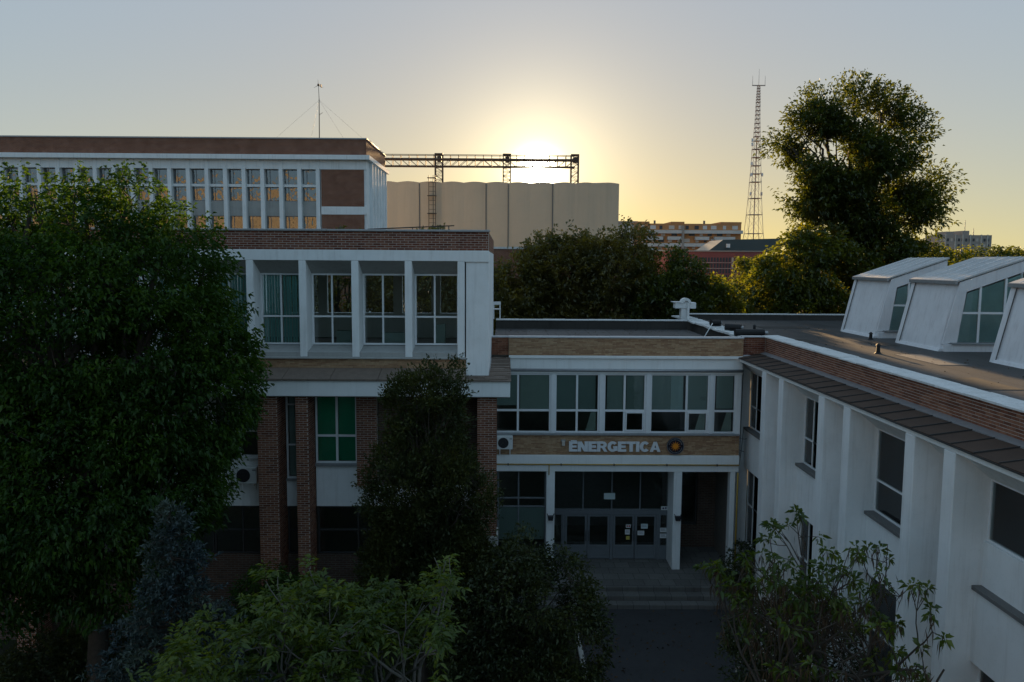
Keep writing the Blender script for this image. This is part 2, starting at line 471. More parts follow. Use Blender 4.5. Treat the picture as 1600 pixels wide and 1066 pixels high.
def window(parent, T, a0, a1, z0, z1, cols=(), rows=(), frame='white_frame', fw=0.06, mw=0.05, pane='glass', fd=0.07,
           blinds=None, label=None, extra=None, skip=()):
    """frame with a pane of its own in every opening; cols / rows are the centres of mullions and transoms"""
    b = MB()
    b.bp(T(a0, z0, 0), T(a0 + fw, z1, fd)); b.bp(T(a1 - fw, z0, 0), T(a1, z1, fd))
    b.bp(T(a0 + fw, z1 - fw, 0), T(a1 - fw, z1, fd)); b.bp(T(a0 + fw, z0, 0), T(a1 - fw, z0 + fw, fd))
    for c in cols: b.bp(T(c - mw / 2, z0 + fw, 0.002), T(c + mw / 2, z1 - fw, fd - 0.002))
    ca = [a0 + fw] + [x for c in cols for x in (c - mw / 2, c + mw / 2)] + [a1 - fw]
    cz = [z0 + fw] + [x for c in rows for x in (c - mw / 2, c + mw / 2)] + [z1 - fw]
    for c in rows:
        for i in range(0, len(ca), 2): b.bp(T(ca[i], c - mw / 2, 0.004), T(ca[i + 1], c + mw / 2, fd - 0.004))
    w = b.build('window', frame, parent, 0.004)
    if label: w['label'] = label
    for i in range(0, len(ca), 2):
        for j in range(0, len(cz), 2):
            if (i // 2, j // 2) in skip: continue
            MB().bp(T(ca[i] - 0.004, cz[j] - 0.004, 0.03), T(ca[i + 1] + 0.004, cz[j + 1] + 0.004, 0.042)).build('pane', pane, w)
    for (s, e, b0, b1, mat, kind) in (blinds or ()):
        if kind == 'strips':
            k = s
            while k < e - 0.02:
                sh = random.uniform(-0.02, 0.02)
                P = [T(k, b0, 0.16 + sh), T(min(k + 0.085, e), b0, 0.12 + sh)]
                mb = MB()
                p0, p1 = Vector(P[0]), Vector(P[1])
                n_ = Vector((0, 0.004, 0))
                mb.hexa([p0, p1, p1 + n_, p0 + n_] + [x + Vector((0, 0, b1 - b0)) for x in (p0, p1, p1 + n_, p0 + n_)])
                mb.build('blind_slat', mat, w)
                k += 0.095
        elif kind == 'curtain':
            n_ = 14
            pts = []
            mb = MB()
            for i in range(n_ + 1):
                a = s + (e - s) * i / n_
                pts.append((a, 0.16 + 0.035 * math.sin(i * 2.1) + random.uniform(-.01, .01)))
            for (u0, d0), (u1, d1) in zip(pts, pts[1:]):
                A, B_ = Vector(T(u0, b0, d0)), Vector(T(u1, b0, d1))
                off = Vector(T(0, 0, 0.006)) - Vector(T(0, 0, 0))
                up = Vector((0, 0, b1 - b0))
                mb.hexa([A, B_, B_ + off, A + off, A + up, B_ + up, B_ + off + up, A + off + up])
            mb.build('curtain', mat, w)
        else:
            MB().bp(T(s, b0, 0.12), T(e, b1, 0.126)).build('blind', mat, w)
    return w

# ------------------------------------------------------------------ ground and paths
g = box('ground', 'soil', None, -1500, 1500, -1500, 1500, -0.5, 0.0)
tag(g, kind='structure')
mb = MB()
mb.box(2.6, 8.6, 6.0, 28.4, -0.4, 0.004)
tag(mb.build('path', 'asphalt'), kind='structure')
st = empty('entrance_steps', (5, 28.9, 0), 'two worn shallow concrete steps running across in front of the entrance porch', 'steps')
box('step', 'porch_paving', st, -0.2, 9.0, 28.40, 28.82, -0.2, 0.17, 0.012)
box('step', 'porch_paving', st, -0.2, 9.0, 28.82, 29.25, -0.2, 0.335, 0.012)
po = box('porch_floor', 'porch_paving', None, -0.25, 9.15, 29.25, 34.2, -0.3, 0.5, 0.012)
tag(po, kind='structure')
def stepkerb():
    k = MB()
    k.box(2.45, 2.6, 6.0, 28.39, -0.3, 0.11); k.box(8.6, 8.75, 6.0, 28.39, -0.3, 0.11)
    tag(k.build('kerb', 'stone', None, 0.01), kind='structure')
stepkerb()

# ================================================================== ENTRANCE BLOCK
EB = empty('entrance_block', (4.4, 31, 0), 'two storey entrance block with yellow brick bands and a glazed porch between the wings', 'building')
def eb(name, mat, *a, bevel=0.0): return box(name, mat, EB, *a, bevel=bevel)
# structure behind the facade
eb('back_wall', 'dark_and_shaded_brick', -0.5, 9.3, 40.75, 41.05, 0, 9.75)
eb('roof', 'roof_felt', -0.5, 9.3, 31.2, 40.75, 9.25, 9.42)
eb('ceiling_slab', 'interior', -0.5, 9.3, 31.35, 40.75, 8.75, 9.2)
eb('floor_slab', 'interior', -0.5, 9.3, 31.35, 40.75, 4.75, 5.15)
eb('inner_wall', 'interior', -0.5, 9.3, 36.3, 36.45, 5.15, 8.75)
eb('inner_wall', 'interior', -0.5, 9.3, 37.0, 37.15, 0.3, 4.75)
eb('inner_side_wall', 'interior', 9.12, 9.3, 31.4, 40.7, 0.5, 9.2)
eb('parapet_felt', 'felt_upstand', -0.5, 9.3, 31.17, 31.25, 9.42, 9.84)
eb('parapet_felt', 'felt_upstand', -0.5, 9.3, 40.65, 40.75, 9.42, 9.84)
# brick band at the parapet
eb('wall_band', 'yellow_mortar', 0.13, 9.34, 31.03, 31.17, 9.17, 9.86)
eb('wall_band', 'yellow_mortar', -0.55, 0.13, 31.13, 31.27, 9.17, 9.86)
left = bricks(EB, fy(31.03), 0.13, 9.34, 9.175, 9.86, 'yellow_brick', 0.29, 0.0525, 0.007, 0.012, order=lambda c: -c[2], limit=190)
bricks(EB, fy(31.13), -0.55, 0.11, 9.175, 9.86, 'brown_brick', 0.27, 0.07, 0.009, 0.01, limit=30)
k = 0.1
while k < 9.3:
    e = min(k + 2.0, 9.36)
    eb('coping', 'flashing', k, e - 0.006, 30.97, 31.29, 9.86, 9.93 + random.uniform(-.004, .004), bevel=0.012)
    k = e
eb('coping', 'flashing', -0.55, 0.094, 31.06, 31.32, 9.86, 9.92, bevel=0.012)
k = -0.5
while k < 9.2:
    e = min(k + 1.2, 9.3)
    eb('coping', 'coping_white', k, e - 0.008, 40.6, 41.1, 9.84, 9.90 + random.uniform(-.01, .01), bevel=0.01)
    k = e
# white beams
eb('ledge', 'white_beam', 0.13, 9.34, 30.93, 31.3, 9.06, 9.168, bevel=0.012)
eb('upper_beam', 'white_beam', -0.4, 9.34, 31.02, 31.35, 8.56, 9.058, bevel=0.012)
MB().tube((0.1, 30.93, 8.60), (9.34, 30.93, 8.60), 0.06, n=8).build('gutter', 'zinc', EB, smooth=True)
eb('gutter_board', 'white_beam', -0.4, 9.34, 30.98, 31.3, 8.46, 8.557, bevel=0.008)
# upper windows
wb = [(-0.42, 1.80, (0.5,)), (1.95, 3.72, (2.83,)), (3.88, 5.56, (4.71,)), (5.72, 8.07, (7.17,)), (8.22, 9.12, ())]
for i, (a, b, cs) in enumerate(wb):
    bl = []
    edges = [a + 0.06] + list(cs) + [b - 0.06]
    for s, e in zip(edges, edges[1:]):
        if i == 3 and s < 6:
            bl.append((s, 6.55, 7.0, 8.46, 'blind_teal', '')); bl.append((6.56, e - 0.12, 7.0, 8.46, 'blind_pale', ''))
        else:
            dz = 0.10 if (i == 0 and s < 0) else 0.0
            sh = random.choice((0.0, 0.03, 0.09))
            bl.append((s + sh, e - (0.12 - sh if random.random() < .5 else 0), 7.0 + dz + random.choice((0, 0, .06)), 8.46, random.choice(('blind_teal', 'blind_grey', 'blind_dim', 'blind_teal')), ''))
    w = window(EB, fy(31.05), a, b, 6.08, 8.46, cs, (6.98,), blinds=bl, fw=0.07, mw=0.085)
    if i in (1, 3, 4):
        MB().hexa([(b - .52, 31.2, 6.15), (b - .12, 31.2, 6.15), (b - .12, 31.22, 6.15), (b - .52, 31.22, 6.15), (b - .30, 31.2, 6.95), (b - .12, 31.2, 6.95), (b - .12, 31.22, 6.95), (b - .30, 31.22, 6.95)]).build('curtain', 'blind_grey', w)
    # opening sashes with thicker frames in some lower fields
    for (s, e) in [(4.76, 5.48), (7.22, 8.0)]:
        if a < s < b:
            q = MB(); z0, z1 = 6.15, 6.94
            q.box(s, e, 31.025, 31.08, z0, z0 + .06); q.box(s, e, 31.025, 31.08, z1 - .06, z1)
            q.box(s, s + .05, 31.026, 31.079, z0 + .06, z1 - .06); q.box(e - .05, e, 31.026, 31.079, z0 + .06, z1 - .06)
            q.build('sash', 'white_frame', w, 0.004)
for (a, b) in [(1.80, 1.95), (3.72, 3.88), (5.56, 5.72), (8.07, 8.22)]:
    eb('post', 'white_frame', a, b, 31.0, 31.2, 6.08, 8.46, bevel=0.006)
eb('end_wall', 'white_plaster', 9.12, 9.32, 31.03, 31.4, 4.53, 8.46, bevel=0.008)
eb('sill', 'zinc', -0.42, 9.3, 30.93, 31.2, 6.0, 6.075, bevel=0.008)
# lower brick band with the name
eb('wall_band', 'yellow_mortar', -0.42, 9.31, 31.03, 31.3, 5.2, 6.0)
bricks(EB, fy(31.03), -0.42, 9.31, 5.205, 5.995, 'yellow_brick', 0.29, 0.0525, 0.007, 0.012, order=lambda c: abs(c[0] - 7.9), limit=80)
eb('lower_beam', 'white_beam', -0.42, 9.31, 30.94, 31.35, 4.78, 5.195, bevel=0.012)
eb('lower_beam', 'white_beam', -0.42, 9.31, 30.99, 31.35, 4.53, 4.778, bevel=0.012)
pp = MB().tube((-0.4, 30.92, 4.83), (9.3, 30.92, 4.83), 0.028, n=8)
pp.tube((1.75, 30.92, 4.83), (1.75, 30.93, 4.4), 0.02, n=6)
pp = pp.build('gas_pipe', 'yellow_pipe', EB, smooth=True)
for x in (0.1, 2.2, 4.3, 6.4, 8.4):
    box('pipe_clamp', 'steel_dark', EB, x, x + .05, 30.88, 30.95, 4.79, 4.87)
eb('pillar', 'white_plaster', 1.66, 1.99, 31.0, 31.45, 0.5, 4.53, bevel=0.015)
eb('pillar', 'white_plaster', 6.74, 7.07, 31.0, 32.3, 0.5, 4.53, bevel=0.015)
eb('pillar', 'white_plaster', 9.0, 9.2, 31.02, 31.4, 0.5, 4.53, bevel=0.015)
eb('corner_wall', 'white_plaster', 9.2, 9.94, 31.9, 32.2, 0.0, 8.9)
MB().tube((9.28, 30.98, 0.1), (9.28, 30.98, 4.5), 0.035, n=6).build('downpipe', 'yellow_pipe', EB, smooth=True)
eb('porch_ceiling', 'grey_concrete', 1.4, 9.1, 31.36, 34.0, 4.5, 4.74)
# porch glazing: left bay
w = window(EB, fy(31.3), -0.3, 1.66, 0.7, 4.5, (0.55,), (3.0, 3.35), frame='grey_frame', fw=0.06, mw=0.06, pane='glass', blinds=[(-0.24, 1.6, 1.6, 3.0, 'blind_teal', '')])
eb('plinth', 'grey_concrete', -0.3, 1.66, 31.2, 31.5, 0.5, 0.698)
# door screen
DY = 32.1
window(EB, fy(DY), 1.99, 6.78, 2.60, 4.5, (3.24, 4.43, 5.6), (), frame='grey_frame', fw=0.06, mw=0.055, label='wide transom window above the entrance doors')
eb('door_head', 'grey_frame', 1.99, 6.78, DY - 0.02, DY + 0.1, 2.44, 2.598, bevel=0.008)
def leaf(a, b, hand):
    d = MB()
    d.box(a, a + .09, DY, DY + .06, .53, 2.43); d.box(b - .09, b, DY, DY + .06, .53, 2.43)
    d.box(a + .09, b - .09, DY + .002, DY + .058, 2.33, 2.43); d.box(a + .09, b - .09, DY + .002, DY + .058, 1.02, 1.12)
    d.box(a + .09, b - .09, DY + .002, DY + .058, .53, .63)
    w = d.build('door', 'grey_frame', EB, 0.005)
    box('door_panel', 'grey_frame', w, a + .088, b - .088, DY + .02, DY + .045, .628, 1.022)
    box('pane', 'glass', w, a + .088, b - .088, DY + .025, DY + .037, 1.118, 2.332)
    hx = b - .05 if hand else a + .05
    MB().tube((hx, DY - .05, 1.3), (hx, DY - .05, 1.75), .014).tube((hx, DY - .05, 1.32), (hx, DY, 1.32), .01).tube((hx, DY - .05, 1.73), (hx, DY, 1.73), .01).build('handle', 'dark_frame', w)
for a, b, h in ((2.50, 3.42, 1), (3.44, 4.36, 0), (4.50, 5.39, 1), (5.41, 6.30, 0)):
    leaf(a, b, h)
for a, b in ((2.40, 2.49), (4.37, 4.49), (6.31, 6.42)):
    eb('door_post', 'grey_frame', a, b, DY - .01, DY + .09, .5, 2.438, bevel=0.005)
for a, b in ((1.99, 2.39), (6.43, 6.76)):
    w = window(EB, fy(DY), a, b, 1.05, 2.438, (), (), frame='grey_frame', fw=0.045)
    eb('door_panel', 'grey_frame', a, b, DY + .01, DY + .06, .5, 1.048)
# right bay of the porch, set back; its shade is put into the brick colour
eb('porch_wall', 'dark_and_shaded_brick', 8.35, 9.12, 33.6, 33.85, 0.5, 4.5)
eb('porch_wall', 'dark_and_shaded_brick', 6.9, 8.348, 33.6, 33.85, 0.5, 1.5)
eb('porch_wall', 'dark_and_shaded_brick', 6.78, 6.98, 32.32, 33.58, 0.5, 4.5)
window(EB, fy(33.65), 7.0, 8.34, 1.5, 4.5, (7.68,), (3.2,), frame='dark_frame', fw=0.07)

cb = empty('wall_cable', (9.55, 31.2, 4.8), 'thin dark cables sagging across the corner between the entrance block and the white wing', 'cable')
for p, q in (((9.30, 30.9, 4.85), (9.72, 31.85, 6.15)), ((9.3, 31.0, 5.9), (10.0, 31.88, 5.75)), ((9.6, 31.88, 5.2), (10.0, 31.88, 5.2)), ((9.62, 31.87, 8.4), (9.58, 31.87, 4.6))):
    p, q = Vector(p), Vector(q)
    mid = (p + q) / 2 - Vector((0, 0, .06))
    MB().tube(p, mid, .012, n=4).tube(mid, q, .012, n=4).build('strand', 'dark_frame', cb)
# the name over the door
SG = empty('building_sign', (2.5, 31.0, 5.34), 'raised pale capitals spelling ENERGETICA on the yellow brick band', 'sign')
def letter(ch, x, w, z0=5.355, h=0.40):
    s = MB()
    cnt = [0]
    def T(a, b, d): return (x + a * w, 31.01 - 0.085 - cnt[0] * 0.0016 + d, z0 + b * h)
    def poly(P):
        s.prism(P, lambda a, b, d: T(a, b, d), 0, 0.07); cnt[0] += 1
    th = 0.135 / w; tv = 0.24
    def arc(cx, cy, rx, ry, tx, ty, a0, a1, n=14):
        for i in range(n):
            t0, t1 = [R(a0 + (a1 - a0) * (i + j) / n) for j in (0, 1.02)]
            s.prism([(cx + rx * math.cos(t0), cy + ry * math.sin(t0)), (cx + rx * math.cos(t1), cy + ry * math.sin(t1)),
                     (cx + (rx - tx) * math.cos(t1), cy + (ry - ty) * math.sin(t1)), (cx + (rx - tx) * math.cos(t0), cy + (ry - ty) * math.sin(t0))], T, 0, 0.07)
        cnt[0] += 1
    def bar(a, b, c, d): poly([(a, c), (b, c), (b, d), (a, d)])
    if ch == 'E':
        bar(0, th, 0, 1); bar(th, 1, 0.78, 1); bar(th, .92, .40, .61); bar(th, 1, 0, .22)
    elif ch == 'N':
        bar(0, th, 0, 1); bar(1 - th, 1, 0, 1); poly([(th * .9, 1), (th * .25, 1), (1 - th * .9, 0), (1 - th * .25, 0)][:0] or [(0.02, 1), (th * 1.15, 1), (.98, 0), (1 - th * 1.15, 0)])
    elif ch == 'R':
        bar(0, th, 0, 1); bar(th, .62, .79, 1); bar(th, .62, .37, .57); arc(.60, .685, .36, .315, th, .21, -90, 90)
        poly([(.45, .40), (.78, .40), (1.04, 0), (.72, 0)])
    elif ch == 'G':
        arc(.52, .5, .52, .52, th, .24, 42, 335, 22); bar(.56, 1, .33, .53); bar(1 - th, 1, .08, .40)
    elif ch == 'C':
        arc(.52, .5, .52, .52, th, .24, 42, 318, 22)
    elif ch == 'T':
        bar(0, 1, .78, 1); bar(.5 - th / 2, .5 + th / 2, 0, .78)
    elif ch == 'I':
        bar(0, 1, 0, 1)
    elif ch == 'A':
        poly([(0, 0), (.30, 0), (.58, 1), (.36, 1)]); poly([(1, 0), (.70, 0), (.42, 1), (.64, 1)]); bar(.25, .75, .2, .38)
    o = s.build('letter', 'sign_white', SG)
x = 2.53
for ch in 'ENERGETICA':
    w = {'I': 0.135, 'N': .41, 'A': .42, 'R': .40, 'G': .40, 'C': .39, 'T': .36}.get(ch, .33)
    letter(ch, x, w)
    x += w + 0.014
box('letter_cap', 'sign_white', SG, 2.60, 2.83, 30.93, 31.0, 5.762, 5.80)
em = empty('round_emblem', (6.75, 31.0, 5.58), 'round dark emblem with an orange sun on it, right of the raised letters', 'emblem')
def disc(cx, cz, r, y0, y1, n=40): return MB().prism([(cx + r * math.cos(2 * math.pi * i / n), cz + r * math.sin(2 * math.pi * i / n)) for i in range(n)], fy(0), y0, y1)
disc(6.75, 5.585, .335, 30.93, 31.01).build('disc', 'emblem_dark', em)
rg = MB()
for i in range(40):
    t0, t1 = 2 * math.pi * i / 40, 2 * math.pi * (i + 1) / 40
    rg.prism([(6.75 + r_ * math.cos(t_), 5.585 + r_ * math.sin(t_)) for r_, t_ in ((.335, t0), (.335, t1), (.315, t1), (.315, t0))], fy(0), 30.915, 30.929)
rg.build('rim', 'grey_frame', em)
sn = MB()
pts = []
for i in range(24):
    r_ = .215 if i % 2 == 0 else .085
    pts.append((6.75 + r_ * math.cos(math.pi * i / 12), 5.585 + r_ * math.sin(math.pi * i / 12)))
sn.prism(pts, fy(0), 30.915, 30.929).build('sun_motif', 'emblem_orange', em)
tk = MB()
for i in range(30):                                    # the ring of small lettering, too small to read
    if i % 15 in (0, 14): continue
    th = 2 * math.pi * (i + .5) / 30
    cx, cz = 6.75 + .262 * math.cos(th), 5.585 + .262 * math.sin(th)
    tk.box(cx - .011, cx + .011, 30.922, 30.9295, cz - .018, cz + .018)
tag(tk.build('ring_lettering', 'zinc', em), kind='stuff')
lamp = empty('wall_lamp', (2.30, 31, 5.6), 'small cream box lamp on the brick band left of the first raised letter', 'lamp')
box('lamp_body', 'far_white', lamp, 2.25, 2.37, 30.9, 31.01, 5.58, 5.78, .015)
box('lamp_base', 'zinc', lamp, 2.22, 2.40, 30.98, 31.015, 5.74, 5.82, .005)
def lantern(x, z, y, label):
    e = empty('wall_lantern', (x, y, z), label, 'lantern', 'lanterns on the porch pillars')
    MB().hexa([(x - .09, y - .16, z - .12), (x + .09, y - .16, z - .12), (x + .09, y - .01, z - .12), (x - .09, y - .01, z - .12),
               (x - .12, y - .18, z + .06), (x + .12, y - .18, z + .06), (x + .12, y - .01, z + .06), (x - .12, y - .01, z + .06)]).build('lantern_body', 'ac_dark', e, .006)
    for sx in (-1, 1):
        MB().hexa([(x + sx * .09, y - .1, z + .062), (x + sx * .12, y - .1, z + .062), (x + sx * .12, y - .06, z + .062), (x + sx * .09, y - .06, z + .062),
                   (x + sx * .12, y - .1, z + .14), (x + sx * .15, y - .1, z + .15), (x + sx * .15, y - .06, z + .15), (x + sx * .12, y - .06, z + .14)]).build('horn', 'ac_dark', e)
lantern(6.92, 2.68, 31.0, 'dark lantern on the white porch pillar right of the doors')
lantern(1.83, 2.68, 31.0, 'dark lantern on the white porch pillar left of the doors')
def paper(x, z, w, h, mat, label, name='paper_notice', ink=None):
    e = empty(name, (x, DY, z), label, 'notice')
    box('sheet', mat, e, x - w / 2, x + w / 2, DY - .012, DY - .006, z - h / 2, z + h / 2)
    if ink:
        q = MB()
        for (a, b, c, d) in ink: q.box(x + a * w / 2, x + b * w / 2, DY - .0155, DY - .0125, z + c * h / 2, z + d * h / 2)
        q.build('print', ink_mat[name], e)
ink_mat = {'paper_notice': 'ink', 'door_sign': 'ink_red', 'entrance_number_sign': 'ink'}
lines = [(-.75, .75, .5, .6), (-.75, .5, .1, .2), (-.75, .7, -.3, -.2)]
paper(5.13, 1.93, .20, .14, 'paper', 'small white notice with dark print, topmost on the left leaf of the double door', 'door_sign', [(-.7, -.15, -.5, .5), (.1, .75, -.5, .5)])
paper(5.10, 1.68, .20, .21, 'paper', 'white notice in the middle of the column on the glass door', ink=lines)
paper(5.12, 1.43, .15, .15, 'paper_yellow', 'small yellow notice below the white ones on the glass door')
paper(5.80, 1.93, .28, .20, 'blind_pale', 'pale green notice high on the right leaf of the glass door', ink=lines)
paper(5.66, 1.64, .28, .19, 'paper', 'white notice lower left on the right leaf of the glass door', ink=lines)
paper(6.59, 1.77, .27, .19, 'paper', 'upper white notice on the narrow side pane beside the doors', ink=lines)
paper(6.59, 1.52, .27, .19, 'paper', 'lower white notice on the narrow side pane beside the doors', ink=lines)
paper(6.62, 2.70, .29, .16, 'paper', 'white plate with dark print above the side pane by the porch pillar', 'entrance_number_sign', [(-.6, -.1, -.5, .4), (.15, .55, -.5, .6)])
paper(4.33, 3.2, .46, .26, 'blind_pale', 'pale sheet taped behind the transom glass over the doors')
hr = empty('handrail', (8.5, 29.2, 0), 'thin dark metal handrail beside the entrance steps at the right', 'handrail')
MB().tube((7.95, 28.2, 0.0), (7.95, 28.2, 0.95), .022).build('post', 'dark_frame', hr)
MB().tube((7.95, 29.6, 0.45), (7.95, 29.6, 1.4), .022).build('post', 'dark_frame', hr)
MB().tube((7.95, 28.1, 0.93), (7.95, 29.7, 1.42), .022).build('rail', 'dark_frame', hr)

def aircon(x, y, z, w, h, label):
    e = empty('air_conditioner', (x, y, z), label, 'air conditioner', 'outdoor air conditioner units')
    c = box('casing', 'ac_white', e, x, x + w, y - .30, y - .04, z, z + h, .018)
    cx, cz, r = x + w * .40, z + h * .5, h * .40
    disc(cx, cz, r, y - .308, y - .302, 28).build('fan_opening', 'ac_dark', c)
    gr = MB()
    for rr in (.25, .5, .75, .97):
        for i in range(24):
            a, b = 2 * math.pi * i / 24, 2 * math.pi * (i + 1) / 24
            gr.tube((cx + r * rr * math.cos(a), y - .318, cz + r * rr * math.sin(a)), (cx + r * rr * math.cos(b), y - .318, cz + r * rr * math.sin(b)), .004, n=4, caps=False)
    for i in range(8):
        a = math.pi * i / 4
        gr.tube((cx, y - .316, cz), (cx + r * math.cos(a), y - .316, cz + r * math.sin(a)), .004, n=4)
    gr.build('fan_grille', 'dark_frame', c)
    box('label_strip', 'zinc', c, x + w * .80, x + w * .95, y - .306, y - .3005, z + h * .78, z + h * .86)
    for bx in (x + w * .15, x + w * .8):
        MB().box(bx, bx + .04, y - .34, y, z - .045, z - .002).box(bx, bx + .04, y - .035, y, z - .3, z - .046).build('bracket', 'white_metal', e)
    return e
aircon(-0.32, 31.0, 5.48, .62, .52, 'white air conditioner unit on the yellow brick band beside the brown brick pillar')
aircon(-8.86, 25.86, 5.52, .74, .56, 'white air conditioner unit on the pale wall panel under the leafy tree')

# ================================================================== LEFT BLOCK (three storeys)
LB = empty('brick_office_block', (-8, 25.6, 0), 'three storey block with red brick parapet, white fins and a projecting white slab', 'building')
def lb(name, mat, *a, bevel=0.0): return box(name, mat, LB, *a, bevel=bevel)
X0, X1 = -19.0, -0.56
lb('parapet_wall', 'mortar', X0, X1, 25.62, 25.9, 13.16, 13.75)
bricks(LB, fy(25.62), X0, X1 - .002, 13.163, 13.75, 'red_brick', 0.25, 0.0735, 0.015, 0.006, order=lambda c: -c[0], limit=290)
lb('parapet_wall', 'red_brick_wall', X1 - .28, X1, 25.9, 36.0, 13.16, 13.75)
lb('parapet_wall', 'red_brick_wall', X0, X1, 35.72, 36.0, 13.16, 13.75)
k = X0
while k < X1 - .1:
    e = min(k + 1.9, X1 + .05)
    lb('coping', 'zinc', k, e - .006, 25.55, 25.96, 13.75, 13.82 + random.uniform(-.005, .005), bevel=.012)
    k = e
lb('roof', 'roof_felt', X0, X1 - .3, 25.92, 35.7, 13.2, 13.4)
lb('head_beam', 'white_plaster', X0, X1 - .001, 25.6, 26.5, 12.82, 13.157, bevel=.01)
lb('corner_head', 'white_beam', -1.32, X1 + .015, 25.57, 25.9, 12.80, 13.153, bevel=.008)
lb('corner_wall', 'white_plaster', -1.28, X1, 25.62, 26.4, 9.05, 12.80, bevel=.008)
lb('side_wall', 'white_plaster', X1 - .35, X1 - .003, 26.4, 36.0, 0, 13.157)
lb('ceiling_slab', 'interior', X0, X1 - .36, 26.5, 35.7, 12.6, 13.1)
lb('floor_slab', 'interior', X0, X1 - .36, 26.45, 35.7, 8.9, 9.4)
lb('floor_slab', 'interior', X0, X1 - .36, 26.2, 35.7, 4.65, 5.0)
lb('inner_wall', 'interior', X0, X1 - .36, 31.2, 31.35, 5.0, 8.9)
lb('inner_wall', 'interior', X0, X1 - .36, 31.2, 31.35, 0, 4.65)
# rear wall of the top storey with windows on the far side
lb('rear_wall', 'white_plaster', X0, X1 - .36, 35.72, 35.98, 0, 10.5)
lb('rear_wall', 'white_plaster', X0, X1 - .36, 35.72, 35.98, 12.3, 13.15)
fins = [-1.44, -3.13, -4.84, -6.52, -8.2, -9.9, -11.6, -13.3, -15.0, -16.7, -18.4]
for i, fxx in enumerate(fins):
    hw = .115
    MB().box(fxx - hw, fxx + hw, 25.6, 26.5, 9.722, 12.815).build('fin', 'white_plaster', LB, .012)
    lb('rear_pier', 'white_plaster', fxx - .2, fxx + .2, 35.74, 35.96, 10.5, 12.3)
for a, b in zip(fins[1:], fins):
    s, e = a + .115, b - .115
    # splayed head and splayed sill
    MB().hexa([(s, 26.34, 12.40), (e, 26.34, 12.40), (e, 26.5, 12.40), (s, 26.5, 12.40), (s, 25.61, 12.815), (e, 25.61, 12.815), (e, 26.5, 12.815), (s, 26.5, 12.815)]).build('splayed_head', 'grey_concrete', LB)
    MB().hexa([(s, 25.62, 9.72), (e, 25.62, 9.72), (e, 26.5, 9.72), (s, 26.5, 9.72), (s, 25.62, 9.87), (e, 25.62, 9.87), (e, 26.5, 10.04), (s, 26.5, 10.04)]).build('splayed_sill', 'grey_concrete', LB)
    bl = None
    if abs(a + 8.2) < .01:
        bl = [(s + .05, s + .62, 10.1, 12.38, 'blind_strip', 'strips'), (s + .7, e - .05, 10.1, 12.38, 'blind_strip', 'strips')]
    elif a < -9:
        bl = [(s + .05, e - .05, 10.1, 12.38, 'blind_strip', 'strips')]
    lab = {-8.2: 'window with pale teal vertical blinds drawn across', -3.13: 'window at the right end of the top storey'}.get(a)
    window(LB, fy(26.36), s, e, 10.04, 12.40, (s + .66,), (10.98,), blinds=bl, label=lab, fw=.06, mw=.06)
# things one makes out on the window sills inside
for (x, z, w_, h_) in ((-2.45, 10.05, .38, .42), (-4.25, 10.05, .9, .12), (-5.8, 10.05, .5, .18)):
    lb('inside_cabinet', 'blind_teal', x, x + w_, 27.2, 27.5, 9.4, z + h_ + .2)
# sill ledge, yellow brick strip, gutter and the projecting slab
lb('ledge', 'grey_concrete', X0, -1.283, 25.55, 26.45, 9.66, 9.718, bevel=.01)
lb('wall_band', 'yellow_mortar', X0, -1.285, 25.66, 26.4, 9.2, 9.658)
bricks(LB, fy(25.66), -9.6, -1.29, 9.36, 9.655, 'yellow_brick', 0.29, 0.0525, 0.007, 0.01, limit=0)
lb('corner_wall', 'white_plaster', -1.28, -0.93, 25.63, 25.95, 9.0, 9.048)
slab = lb('slab', 'white_beam', X0, 0.15, 24.8, 30.9, 8.56, 9.06, bevel=.015)
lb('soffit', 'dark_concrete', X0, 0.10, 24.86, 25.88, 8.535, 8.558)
k = X0
while k < -1.4:                                    # dark metal edge of the slab roof
    e = min(k + 1.5, -1.28)
    MB().hexa([(k, 24.74, 9.062), (e - .01, 24.74, 9.062), (e - .01, 25.66, 9.062), (k, 25.66, 9.062),
               (k, 24.74, 9.13), (e - .01, 24.74, 9.13), (e - .01, 25.655, 9.36), (k, 25.655, 9.36)]).build('roof_sheet', 'old_sheet', LB, .01)
    k = e
# weathered overlapping sheets on the slab corner
rr = random.Random(3)
yy = 24.74
while yy < 30.8:
    d = rr.uniform(.16, .30)
    xa = -1.28 if yy < 25.55 else -0.53
    xx = xa
    while xx < 0.16:
        e = min(xx + rr.uniform(.45, 1.1), 0.19)
        z = 9.10 + rr.uniform(0, .05)
        MB().hexa([(xx, yy, 9.062), (e - .01, yy, 9.062), (e - .01, yy + d + .03, 9.062), (xx, yy + d + .03, 9.062),
                   (xx, yy, z), (e - .01, yy, z + rr.uniform(-.012, .012)), (e - .01, yy + d + .03, z - .02), (xx, yy + d + .03, z - .02)]).build('roof_sheet', 'old_sheet', LB)
        xx = e
    yy += d
